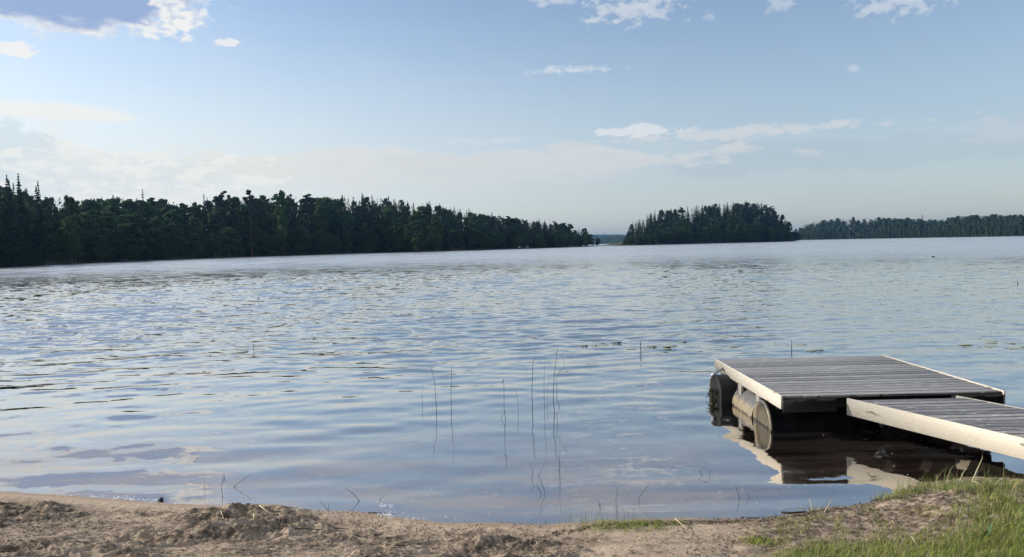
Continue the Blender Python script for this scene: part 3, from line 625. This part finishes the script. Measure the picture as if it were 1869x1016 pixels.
nz=lambda px,py,s,sd:fbm(px/s,py/(s*.45),3,sd)
addg(5200,(1060,1260,945,972),lambda x,y:np.exp(-((x-1150)/70)**2-((y-960)/8)**2)*(.4+.8*(nz(x,y,14,1)>.45)),.02,.065,((green,4),(yel,2),(dry,1),(deep,1)),.0022,(.1,.9))
addg(2600,(1000,1420,945,975),lambda x,y:.30*(nz(x,y,18,2)>.52),.02,.06,((green,2),(yel,1),(dry,3),(brn,1)),.002)
addg(60,(1030,1180,945,960),lambda x,y:x*0+1,.10,.20,((green,2),(brn,2)),.002,(.05,.25))
addg(9000,(1560,1885,868,915),lambda x,y:np.clip(1.2-np.abs(y-(905-(x-1560)*.14 if False else np.interp(x,(1560,1640,1700,1800,1880),(925,905,890,890,888))))/9,0,1)*(.25+.75*(nz(x,y,24,3)>.42)),.03,.10,((green,4),(yel,1.3),(dry,2),(deep,2)),.0028,(.1,1.))
addg(220,(1630,1880,878,905),lambda x,y:x*0+1,.10,.20,((green,3),(dry,3)),.0028,(.05,.7))
addg(15000,(1700,1890,890,1030),lambda x,y:np.clip((x-1730)/110,0,1)*(.35+.65*(nz(x,y,36,4)>.38)),.03,.105,((green,3.5),(yel,2.6),(deep,1.6),(dry,1.8),(brn,.8)),.003,(.1,1.1))
addg(26000,(1380,1890,965,1045),lambda x,y:np.clip((y-np.interp(x,(1380,1500,1700,1869),(1012,985,978,940)))/26,0,1)*(.25+.75*(nz(x,y,40,5)>.36)),.02,.075,((green,4),(yel,2.5),(deep,1.2),(dry,1.6),(brn,.5)),.0028,(.1,1.1))
addg(14000,(1400,1760,925,1000),lambda x,y:.6*(nz(x,y,26,6)>.47),.015,.05,((green,2.4),(yel,1.2),(dry,3),(brn,1.5)),.0026,(.1,1.))
addg(1400,(1340,1425,978,998),lambda x,y:np.exp(-((x-1385)/26)**2-((y-988)/6)**2),.015,.04,((yel*1.25,5),(green,1)),.0028,(.3,1.))
addg(5200,(960,1560,965,1030),lambda x,y:.34*(nz(x,y,22,7)>.56),.015,.05,((green,1.5),(dry,3),(brn,1.5)),.0022,(.1,1.))
addg(110,(890,920,965,975),lambda x,y:np.exp(-((x-906)/5)**2),.03,.07,((dry,1),(brn,2)),.002,(.2,.9))
addg(70,(440,470,925,955),lambda x,y:x*0+1,.02,.05,((dry,1),(yel,1)),.002,(.2,.9))
o=blades('grass',np.concatenate(GP),np.concatenate(GH),np.concatenate(GW),np.concatenate(GC),np.concatenate(GL));tag(o,'green and straw coloured grass growing on the bank','grass',kind='stuff')
# broad leaved plant at bottom right
e0=onland(1800,985);e=empty('broad_leaf_plant',e0);tag(e,'pale upright broad leaf weed in the grass at the bottom right','plant')
m_leaf,k,b=mat('weed_leaf',.5,.4);b.inputs['Base Color'].default_value=(.16,.24,.09,1)
for a,l_,w_ in ((.2,.11,.03),(2.4,.07,.022),(4.3,.08,.022)):
    mb=MB();pts=[];n_=8
    for i in range(n_):
        t=i/(n_-1);ww=w_*math.sin(math.pi*(t*.9+.05))*.5;x=math.cos(a)*t*t*l_*.35;y=math.sin(a)*t*t*l_*.35;z=l_*t
        pts+= [(x-math.sin(a)*ww-.0,y+math.cos(a)*ww*.4,z),(x,y+.003,z-.002),(x+math.sin(a)*ww+(ww if abs(math.sin(a))<.4 else 0),y-math.cos(a)*ww*.4,z)]
    mb.add(pts,[(i*3+j,i*3+j+1,i*3+j+4,i*3+j+3) for i in range(n_-1) for j in range(2)]);mb.build('leaf',m_leaf,e,True)
# litter: tiny bits of bark, straw and clods
def litter(name,N,box,dens,lmin,lmax,wd,pal,label,mt=None,zoff=.002,flat=False):
    P,px,py=scatter_px(N,*box,dens);n_=len(P);a=rng.uniform(0,np.pi,n_);l=rng.uniform(lmin,lmax,n_)/2;w=wd*rng.uniform(.5,1.5,n_)/2;h=w*rng.uniform(.5,1.3,n_)
    if flat: h=h*0+.0012
    ux=np.stack([np.cos(a)*l,np.sin(a)*l,rng.normal(0,.15,n_)*l],-1);uy=np.stack([-np.sin(a)*w,np.cos(a)*w,0*w],-1);P=P.copy();P[:,2]+=zoff
    V=np.stack([P-ux,P+uy,P+ux,P-uy,P+np.stack([0*h,0*h,h],-1)],1);idx=np.arange(n_*5).reshape(n_,5)
    T=np.concatenate([idx[:,[0,3,4]],idx[:,[3,2,4]],idx[:,[2,1,4]],idx[:,[1,0,4]]])
    ch=rng.choice(len(pal),n_,p=np.array([q[1] for q in pal])/sum(q[1] for q in pal));c_=np.array([q[0] for q in pal])[ch]*rng.uniform(.7,1.3,(n_,1))
    o=obj(name,mesh(name,V.reshape(-1,3),T,mt or m_grass,False,{'col':np.repeat(c_,5,0)}));tag(o,label,name.replace('_',' '),kind='stuff')
dk=np.array((.05,.036,.025));sd_=np.array((.42,.34,.25));br=np.array((.16,.11,.07))
litter('plant_litter',34000,(-20,1889,905,1035),lambda x,y:np.clip(.12+.5*(nz(x,y,40,8)>.52),0,1)*np.clip((y-np.interp(x,(0,400,900,1300,1700),(925,930,960,950,900)))/8,0,1),.006,.032,.0045,((dk,3.5),(br,3),(dry,.5)),'dark scraps of bark and rotted reed strewn over the bank')
litter('drift_line',22000,(340,1680,905,990),lambda x,y:np.clip(1.15-np.abs(y-np.interp(x,(340,400,450,500,560,900,960,1010,1080,1300,1450,1560,1640,1680),(945,938,926,932,944,1000,990,975,962,952,942,925,905,890)))/5,0,1)*np.where((x>580)&(x<860),0,1),.008,.05,.006,((dk,5),(br,2),(dry,.5)),'line of dark rotted reed washed up along the bank',zoff=.004)
litter('sand_clods',16000,(-20,1000,925,1035),lambda x,y:.2+.8*(nz(x,y,30,9)>.5),.004,.014,.008,((sd_,4),(br,1.5),(dk,.4)),'small crumbs and clods of trampled sand')
# foam and specks
m_foam,k,b=mat('white_foam',.6,.4);b.inputs['Base Color'].default_value=(.62,.62,.62,1)
def spots(name,lst,label,rmin,rmax,z0=.003):
    V=[];T=[];n0=0
    for (cx,cy_,wx,wy,N) in lst:
        for i in range(N):
            P0=at(cx+random.gauss(0,wx),cy_+random.gauss(0,wy));r=random.uniform(rmin,rmax);zz=max(wz(P0[0],P0[1]),float(beach(np.array([P0[0]]),np.array([P0[1]]))[0][0]),-1)+z0-.003
            k_=7;a=np.arange(k_)*2*np.pi/k_;ring=np.stack([P0[0]+r*1.4*np.cos(a)*(1+.3*np.sin(a*3+i)),P0[1]+r*np.sin(a),np.full(k_,zz)],-1);V.append(np.vstack([ring,[[P0[0],P0[1],zz+r*.6]]]));T+=[(n0+j,n0+(j+1)%k_,n0+k_) for j in range(k_)];n0+=k_+1
    o=obj(name,mesh(name,np.concatenate(V),np.array(T),m_foam,True));tag(o,label,name,kind='stuff')
spots('foam',[(115,903,8,1.,10),(175,906,9,1.5,30),(215,908,14,1.6,40),(245,911,12,1.,24),(285,912,10,1.2,26),(340,918,60,1.2,40),(480,927,80,2,26),(704,922,7,1.6,26),(706,938,8,3.5,50),(740,946,60,2,20),(600,936,60,1.5,24)],'white foam and bubbles gathered along the waterline',.002,.008)
spots('foam_specks',[(560,890,300,20,60),(900,900,250,18,50),(1300,880,200,25,50),(1650,800,70,20,26),(1230,780,60,20,26),(350,880,250,20,30)],'tiny pale specks and bubbles drifting on the calm shallows',.0025,.006,.0035)
# ---------------------------------------------------------------- trees
def fol(name,ca,cb,tr_=.25):
    m,k,b=mat(name,.7,.25);r=k.n('ShaderNodeObjectInfo').outputs['Random'];oc=k.n('ShaderNodeTexCoord').outputs['Object']
    f=k.m('ADD',k.m('MULTIPLY',r,.6),k.m('MULTIPLY',k.noise(oc,.8,3,.6),.5),clamp=True);c=k.mix(f,(*ca,1),(*cb,1));k.put(b.inputs['Base Color'],c)
    tl=k.n('ShaderNodeBsdfTranslucent');k.put(tl.inputs[0],c);ms=k.n('ShaderNodeMixShader');ms.inputs[0].default_value=tr_;k.L.new(b.outputs[0],ms.inputs[1]);k.L.new(tl.outputs[0],ms.inputs[2]);k.L.new(ms.outputs[0],k.N['Material Output'].inputs[0]);return m
m_spruce=fol('spruce_needles',(.018,.034,.021),(.036,.060,.034),.12)
m_pinef=fol('pine_needles',(.026,.044,.028),(.044,.068,.038),.15)
m_birch=fol('birch_leaves',(.040,.074,.026),(.085,.145,.042),.28)
def bark(name,a,b_):
    m,k,b=mat(name,.9,.2);oc=k.n('ShaderNodeTexCoord').outputs['Object'];k.put(b.inputs['Base Color'],k.mix(k.ss(k.noise(k.scale(oc,(3,3,.8)),2,4,.6),.4,.6),(*a,1),(*b_,1)));return m
m_tb=bark('spruce_bark',(.06,.045,.035),(.10,.08,.06));m_tp=bark('pine_bark',(.18,.09,.05),(.10,.07,.05));m_tw=bark('birch_bark',(.22,.21,.19),(.08,.075,.07))
def quads(C,U_,V_): 
    P=np.stack([C-U_-V_,C+U_-V_,C+U_*.7+V_,C-U_*.7+V_],1);return P.reshape(-1,3),np.arange(len(C)*4).reshape(-1,4)
def spruce(seed,Hh=20.,R=2.6,N=30,bare=.04,nb=9,dens=1.):
    g=np.random.default_rng(seed);C=[];U_=[];V_=[]
    for i in range(N):
        t=i/(N-1);z=Hh*(bare+(1-bare)*t**.93);L_=(R*(1-t)**.95*(1-.25*t)+.16*(1-t)+.05)*g.uniform(.72,1.2)
        if t<.12: L_*=.75+2*t
        for j in range(max(4,int(nb*(1-t*.45)))):
            a=g.uniform(0,6.283);l=L_*g.uniform(.6,1.15);ns=max(2,int(l/.34*dens))
            for q in range(ns):
                s=(q+.7)/ns;r=l*s;zz=z-l*.42*s**1.3+.22*l*s**3+g.normal(0,.06);c=np.array((math.cos(a)*r,math.sin(a)*r,zz));rd=np.array((math.cos(a),math.sin(a),-.25));td=np.array((-math.sin(a),math.cos(a),0))
                tp=.42+.58*min(1,(1-t)*2.5);w=(.20+.20*(1-s))*g.uniform(.7,1.4)*tp
                C.append(c);U_.append(rd*.26*tp*g.uniform(.8,1.3));V_.append((td*g.choice((-1,1))*.6+np.array((0,0,-.8)))*w)
                C.append(c+np.array((0,0,.05)));U_.append(rd*.24*tp);V_.append(td*w*1.1)
    for z in np.linspace(Hh*.955,Hh*1.01,5):
        C.append(np.array((0,0,z)));a=g.uniform(0,3.1);w=.05+.42*(Hh*1.015-z)/(Hh*.07);U_.append(np.array((math.cos(a),math.sin(a),0))*w*.5);V_.append(np.array((0,0,.22)))
    return quads(np.array(C),np.array(U_),np.array(V_))
def clumpy(seed,Hh,z0,R,ncl,cl_r,nl,ls,shape,flat=.8):
    g=np.random.default_rng(seed);C=[];U_=[];V_=[];cen=[]
    for i in range(ncl):
        t=g.random()**.8;z=z0+(Hh-z0)*t*.96;rr_=R*shape(t)*math.sqrt(g.random());a=g.uniform(0,6.283);c=np.array((math.cos(a)*rr_,math.sin(a)*rr_,z));cen.append(c);cr=cl_r*g.uniform(.6,1.3)*(1-.45*t)
        k_=int(nl*g.uniform(.6,1.2));D=g.normal(0,1,(k_,3));D/=np.linalg.norm(D,axis=1)[:,None];D*=(g.random((k_,1))**.5)*cr*np.array((1,1,flat));P=c+D
        A=g.normal(0,1,(k_,3));A/=np.linalg.norm(A,axis=1)[:,None];B=np.cross(A,g.normal(0,1,(k_,3)));B/=np.linalg.norm(B,axis=1)[:,None];s=ls*g.uniform(.6,1.4,(k_,1))
        C.append(P);U_.append(A*s);V_.append(B*s)
    P,q=quads(np.concatenate(C),np.concatenate(U_),np.concatenate(V_));return P,q,cen
def trunk_mesh(name,Hh,r,mt,cen=(),seed=0,lean=.0):
    g=np.random.default_rng(seed);mb=MB();zs=np.linspace(-1.5,Hh*.97,9);pts=[(lean*z*z/Hh+g.normal(0,.04),g.normal(0,.04),z) for z in zs];mb.tube(pts,np.maximum(r*(1-np.clip(zs,0,99)/Hh)**.9,.02)*(1+.25*(zs<.5)),7,False)
    for c in cen[:14]:
        z=max(c[2]-.45*math.hypot(c[0],c[1])-.3,.5);mb.tube([(0,0,z),(c[0]*.5,c[1]*.5,z+(c[2]-z)*.4),tuple(c)],(r*.35,r*.2,.02),4,False)
    g_=[np.concatenate(mb.Q)]
    return mesh(name,np.concatenate(mb.V),g_,mt,True)
PR={'spruce':[],'pine':[],'birch':[]}
for sd0,(hh,R,N,nb) in enumerate(((20,3.3,32,10),(20,2.7,34,9),(20,3.8,30,11),(20,2.4,34,9),(20,3.5,27,9))):
    P,q=spruce(100+sd0,hh,R,N,.03+.03*(sd0%2),nb);PR['spruce'].append((mesh('crown',P,q,m_spruce),trunk_mesh('trunk',hh,.22,m_tb,(),sd0)))
for sd0,(z0,R,ncl) in enumerate(((10,2.6,26),(11.5,2.2,20),(8.5,2.9,30))):
    P,q,cen=clumpy(200+sd0,20,z0,R,ncl,1.15,110,.17,lambda t:(math.sin(math.pi*min(1,.25+t*.72)))**.7,.6);PR['pine'].append((mesh('crown',P,q,m_pinef),trunk_mesh('trunk',19,.2,m_tp,cen,sd0,.02*sd0)))
for sd0,(z0,R,ncl,sh) in enumerate(((1.6,3.3,56,1.),(3.,2.7,46,.8),(1.0,3.8,66,1.),(2.,2.4,42,1.1))):
    P,q,cen=clumpy(300+sd0,20,z0,R,ncl,1.45,120,.19,lambda t:(math.sin(math.pi*(.12+t*.80)))**.8,1.05);PR['birch'].append((mesh('crown',P,q,m_birch),trunk_mesh('trunk',18.5,.17,m_tw if sd0==3 else m_tb,cen,sd0,.01)))
used={}
def tree(kind,x,y,z,h,label,group,wf=1.,v=None):
    v=random.randrange(len(PR[kind])) if v is None else v;cm,tm=PR[kind][v]
    e=empty({'spruce':'spruce_tree','pine':'pine_tree','birch':'broadleaf_tree'}[kind],(x,y,z-.1),random.uniform(0,6.28));s=h/20.;e.scale=(s*wf,s*wf,s)
    tag(e,label,{'spruce':'spruce','pine':'pine','birch':'broadleaf tree'}[kind],group)
    obj('crown',cm,e);obj('trunk',tm,e);used[kind]=used.get(kind,0)+1;return e
def sample(poly,step):
    poly=np.array(poly,float);sg=np.linalg.norm(np.diff(poly,axis=0),axis=1);cu=np.concatenate([[0],np.cumsum(sg)]);s=np.arange(0,cu[-1],step)
    return np.stack([np.interp(s,cu,poly[:,0]),np.interp(s,cu,poly[:,1])],-1)
def topz(x,y,sky):
    px,_=proj(x,y,0);ty=np.interp(px,[q[0] for q in sky],[q[1] for q in sky]);d=ray(px,ty);t=y/d[1];return CZ+d[2]*t,px
def terrain(name,front,back,rise,n_w=10,mt=None):            # strip from the water's edge inland
    V=[];m_=len(front);prof=[]
    for i in range(m_):
        for j in range(n_w):
            w=j/(n_w-1);P0=front[i]*(1-w)+back[i]*w
            z=-1.7 if j==0 else (-.05+.5*min(1,w*6)+rise[i]*sst(.08,.75,w))
            if j==1: z=.25
            V.append((*(P0 if j else front[i]*1.0-(back[i]-front[i])/np.linalg.norm(back[i]-front[i])*3),z))
    idx=np.arange(m_*n_w).reshape(m_,n_w);q=np.stack([idx[:-1,:-1],idx[1:,:-1],idx[1:,1:],idx[:-1,1:]],-1).reshape(-1,4)
    o=obj(name,mesh(name,V,q,mt,True));tag(o,kind='structure')
m_land,k,b=mat('shore_turf',.95,.1);k.put(b.inputs['Base Color'],k.mix(k.noise(k.n('ShaderNodeTexCoord').outputs['Object'],.4,5,.6),(.05,.055,.03,1),(.10,.095,.06,1)))
lowT=[]                                                     # low detail trees joined into the mass behind
def low_tree(x,y,z,h,R,kind,lowq=True):
    g=rng;n_=int((120 if kind else 110)/(1 if lowq else 2))
    t=g.random(n_);a=g.uniform(0,6.283,n_);r=R*((1-t)**.8 if kind else np.sin(np.pi*(.15+.8*t))**.8)*g.uniform(.5,1,n_)
    if kind: t[0]=.97;r[0]=0
    C=np.stack([x+r*np.cos(a),y+r*np.sin(a),z+h*(.06+.9*t)],-1);s=(.75*(1-.8*t) if kind else .8*np.ones(n_))*R*(.24 if lowq else .34)
    U_=np.stack([np.cos(a+1.2),np.sin(a+1.2),0*a],-1)*s[:,None];V_=np.stack([.4*np.cos(a),.4*np.sin(a),(-1 if kind else 1)*np.ones(n_)],-1)*(s*1.25)[:,None]
    if kind:
        P=np.stack([C-U_*1.2+V_,C+U_*1.2+V_,C+U_*.12-V_,C-U_*.12-V_],1)
    else: P=np.stack([C-U_-V_,C+U_-V_*.8,C+U_*.9+V_,C-U_+V_*.8],1)
    lowT.append((P.reshape(-1,3),kind))
def flush(name,label,mt):
    global lowT
    V=np.concatenate([p for p,_ in lowT]);o=obj(name,mesh(name,V,np.arange(len(V)).reshape(-1,4),mt));tag(o,label,'forest',kind='stuff');lowT=[]
def band(front,inl,sky,specs,depth,seglab,maxh=22.,name='shore',lowranks=(),lowf=1.,low_label=None,mt_low=None,rise_cap=99):
    fr=sample(front,6.);inl=np.array(inl,float);inl/=np.linalg.norm(inl)
    def inland(i,P):
        t=np.gradient(fr,axis=0)[i];nn=np.array((-t[1],t[0]));nn/=np.linalg.norm(nn)
        if nn@inl<0: nn=-nn
        q=nn*.5+inl*.5;return q/np.linalg.norm(q)
    IN=np.array([inland(i,fr[i]) for i in range(len(fr))])
    bk=fr+IN*depth;rise=[]
    for i in range(len(fr)):
        c=fr[i]+IN[i]*depth*.6;tz,_=topz(c[0],c[1],sky);rise.append(max(0,min(tz-maxh+2,rise_cap)))
    rise=np.convolve(np.pad(rise,3,'edge'),np.ones(7)/7,'valid');terrain(name,fr,bk,rise,mt=m_land)
    def gz(i,w): return .45+rise[min(i,len(rise)-1)]*float(sst(.08,.75,w/depth))
    for (w0,w1,step,hf0,hf1,mixk) in specs:
        s=random.uniform(0,step)
        while s<6.*(len(fr)-1):
            i=s/6.;ii=int(i);P0=fr[ii]+(fr[min(ii+1,len(fr)-1)]-fr[ii])*(i-ii);w=random.uniform(w0,w1);x,y=P0+IN[ii]*w;tz,px=topz(x,y,sky);z=gz(ii,w);hmax=tz-z
            h=hmax*random.uniform(hf0,hf1);kind=random.choices(('spruce','pine','birch'),mixk(px))[0]
            if kind=='birch' and hf1>.9: h*=.94
            if h<2.5: s+=step;continue
            h=min(h,27);lb=seglab(px,w,kind,w0);tree(kind,x,y,z,h,lb[0],lb[1],wf=random.uniform(.9,1.25)*(1.35 if h<12 else 1.)*{'spruce':1.2,'pine':1.25,'birch':1.45}[kind])
            s+=step*random.uniform(.6,1.4)
    for (w0,w1,step,hf0,hf1,ps) in lowranks:
        s=0.
        while s<6.*(len(fr)-1):
            i=s/6.;ii=int(i);P0=fr[ii]+(fr[min(ii+1,len(fr)-1)]-fr[ii])*(i-ii);w=random.uniform(w0,w1);x,y=P0+IN[ii]*w;tz,px=topz(x,y,sky);z=gz(ii,w);h=min((tz-z)*random.uniform(hf0,hf1),26)
            if h>2: low_tree(x,y,z,h,h*random.uniform(.15,.22)*lowf,random.random()<ps,y<760)
            s+=step*random.uniform(.6,1.4)
    if lowranks: flush('forest',low_label,mt_low)
# left wood
skyL=[(-400,290),(-60,318),(0,325),(20,323),(50,330),(75,340),(90,352),(130,354),(180,356),(230,354),(300,358),(370,368),(400,352),(450,354),(500,350),(560,355),(620,354),(680,353),(740,360),(800,368),(850,378),(900,388),(950,396),(1000,401),(1050,406),(1080,407),(1098,411),(1106,420),(1112,436)]
front=[(-150,72),(-112,104)]+[at(*q)[:2] for q in ((0,489),(130,482),(270,476),(430,469.5),(600,464),(700,461),(800,458.3),(900,455.5),(1000,452.5),(1105,448.8))]
def mixL(px):
    if px<90: return (6,1,2)
    if px<340: return (2,1.5,5)
    if px<640: return (4,4,4)
    if px<900: return (8,1,1.5)
    return (5,3,2)
def segL(px,w,kind,w0):
    kn={'spruce':'spruce','pine':'pine','birch':'broadleaf tree'}[kind]
    where='at the left frame edge' if px<100 else 'on the left shore nearest the frame edge' if px<340 else 'on the left shore before the boats' if px<600 else 'behind the two boats on the left shore' if px<760 else 'on the left shore past the boats' if px<930 else 'on the far point of the left shore'
    row='small waterside' if w0<8 else 'dark' if w0<18 else 'tall skyline'
    return f'{row} {kn} {where}',f'{row} {kn} group {where}'
wb=lambda px:(1,.3,5) if px<1000 else (3,1,3)
band(front,(-.75,.65),skyL,[(2,6,4.6,.28,.58,wb),(9,16,5.4,.60,.86,lambda px:(4,1,5) if px<900 else (4,2,2)),(22,32,4.0,.90,1.02,mixL)],60,segL,22,'left_shore',
     [(8,20,3.2,.5,.8,.5),(22,34,3.,.75,.92,.7),(34,46,2.4,.82,.97,.85),(46,58,2.2,.86,.99,.92)],low_label='dense mass of dark trees behind the left shore wood',mt_low=m_spruce)
def mark(kind,px,py,topy,label,inl=20,wf=1.,v=0,hmax=24):
    B=at(px,py);x,y=B[0]-inl*.5,B[1]+inl*.8;px2,_=proj(x,y,0)
    d=ray(px,topy);x=d[0]/d[1]*y;t=y/d[1];tz=CZ+d[2]*t;h=min(hmax,tz-.5);tree(kind,x,y,tz-h,h,label,None,wf,v)
mark('spruce',372,471.5,354,'lone pointed spruce standing in a gap of the left skyline',12,.9,3)
mark('spruce',69,485.5,330,'narrow dark spruce beside the gap near the left edge',12,.8,1)
mark('spruce',33,487.5,317,'tallest dark spruce at the far left of the wood',12,1.,0)
mark('spruce',12,488.5,320,'dark spruce at the very left of the frame, beside the tallest one',10,1.,2)
mark('pine',455,469,344,'ragged pine with a bent top on the left skyline',14,1.,0)
mark('pine',408,470,344,'broad bushy crowned tree just left of the bent pine',14,1.2,2)
mark('birch',512,467.5,343,'twin topped broadleaf tree standing highest near mid left shore',14,.7,1)
mark('spruce',260,477,346,'short pointed spruce rising above its broadleaf neighbours',14,.9,4)
mark('birch',125,482.5,356,'white trunked birch at the left shore front',4,.9,3)
for px,py,ty,wf in ((690,461,392,1.3),(725,460.5,396,1.2),(760,460,384,1.5),(795,459,393,1.3)):
    mark('birch',px,py,ty,{690:'pale green rounded tree behind the white boat, leftmost of four',725:'pale green broadleaf second of four behind the white boat',760:'largest pale green rounded tree on the left shore',795:'pale green rounded tree just right of the largest one'}[px],5,wf,2)
# island
skyI=[(1100,447),(1138,440),(1146,418),(1155,404),(1170,396),(1190,386),(1210,380),(1240,376),(1280,373),(1320,369),(1360,367),(1395,369),(1415,376),(1435,384),(1450,392),(1462,402),(1469,430),(1500,445)]
frontI=[at(*q)[:2] for q in ((1140,448.2),(1200,446.6),(1300,444),(1400,441.6),(1468,439.8))]
def segI(px,w,kind,w0):
    kn={'spruce':'spruce','pine':'pine','birch':'broadleaf tree'}[kind];where='left end' if px<1210 else 'middle' if px<1390 else 'right end'
    row='low waterside' if w0<8 else 'dark mid slope' if w0<25 else 'crest line'
    return f'{row} {kn} on the {where} of the wooded island',f'{row} {kn} group {where} of island'
band(frontI,(.15,1),skyI,[(2,6,5,.30,.5,lambda px:(2,1,6)),(12,20,5.5,.5,.72,lambda px:(5,1,2)),(28,40,4.0,.93,1.01,lambda px:(9,1,.6))],80,segI,21,'island',
     [(4,12,3.2,.3,.5,.5),(12,24,3.,.45,.7,.7),(24,38,2.4,.65,.88,.85),(40,50,2.2,.88,.97,.9),(50,66,2.2,.9,.99,.9)],low_label='dense mass of dark trees covering the wooded island',mt_low=m_spruce)
# far right shore
skyR=[(1430,440),(1450,420),(1466,408),(1480,404),(1520,399),(1545,396),(1570,395),(1620,396),(1660,397),(1700,400),(1730,396),(1755,392),(1800,391),(1869,390),(2100,386)]
frontR=[at(*q)[:2] for q in ((1450,438.2),(1530,436.5),(1640,434.5),(1760,432.6),(1869,430.6),(2000,428.5))]
band(frontR,(.3,1),skyR,[],150,segI,21,'far_shore',[(3,12,3.6,.3,.5,.35),(12,30,3.6,.45,.65,.6),(32,50,3.6,.62,.82,.7),(52,75,2.6,.78,.93,.8),(78,95,2.2,.9,.98,.85),(95,120,2.2,.93,1.0,.85)],low_label='far wood of dark trees along the right hand shore',mt_low=m_spruce,rise_cap=60,lowf=1.25)
for px,ty,l in ((1683,391,'spruce standing clear above the far right wood'),(1488,396,'pointed spruce at the left end of the far right wood'),(1462,400,'spruce tip beside the right end of the island')):
    mark('spruce',px,434,ty,l,60,1.,1,24)
# distant hills seen through the strait
m_hill,k,b=mat('distant_wood',.95,.1);k.put(b.inputs['Base Color'],k.mix(k.noise(k.n('ShaderNodeTexCoord').outputs['Object'],.02,5,.6),(.018,.03,.022,1),(.035,.05,.032,1)))
def hills(y0,x0,x1,pk,seed,step=7.,dep=300):
    xs_=np.arange(x0,x1,step);ws=np.linspace(0,1,9);X,Wd=np.meshgrid(xs_,ws,indexing='ij')
    hh=np.interp(xs_,*pk);Z=-1.7+(hh[:,None]+1.7)*np.sin(np.clip(Wd*1.6,0,1)*np.pi/2)*(.8+.2*vn(X*.01,Wd*3,seed))+np.where(Wd>.1,(h2(np.round(X/step),np.round(Wd*8),seed)-.5)*7,0);Z[:,-1]=-1.7
    idx=np.arange(X.size).reshape(X.shape);q=np.stack([idx[:-1,:-1],idx[1:,:-1],idx[1:,1:],idx[:-1,1:]],-1).reshape(-1,4)
    o=obj('hills',mesh('hills',np.stack([X,y0+Wd*dep,Z],-1).reshape(-1,3),q,m_hill));tag(o,kind='structure')
hills(1700,50,560,([50,200,260,330,560],[16,20,19,14,14]),3);hills(3600,-300,2400,([-300,300,520,700,1200,2400],[40,44,54,46,30,30]),5,10.,600)
# ---------------------------------------------------------------- haze
m_haze=bpy.data.materials.new('haze');m_haze.use_nodes=True;k=NT(m_haze.node_tree);k.N.clear();pv=k.n('ShaderNodeVolumePrincipled')
pv.inputs['Color'].default_value=(.30,.62,1.,1);pv.inputs['Density'].default_value=1.6e-4;pv.inputs['Anisotropy'].default_value=.8
out=k.n('ShaderNodeOutputMaterial');k.L.new(pv.outputs[0],out.inputs['Volume'])
mb=MB();mb.box((0,3350,32),(15000,7400,72));o=mb.build('haze',m_haze);tag(o,'thin blue summer haze over the lake','haze',kind='stuff')
print('TREES',used,'objects',len(bpy.data.objects))
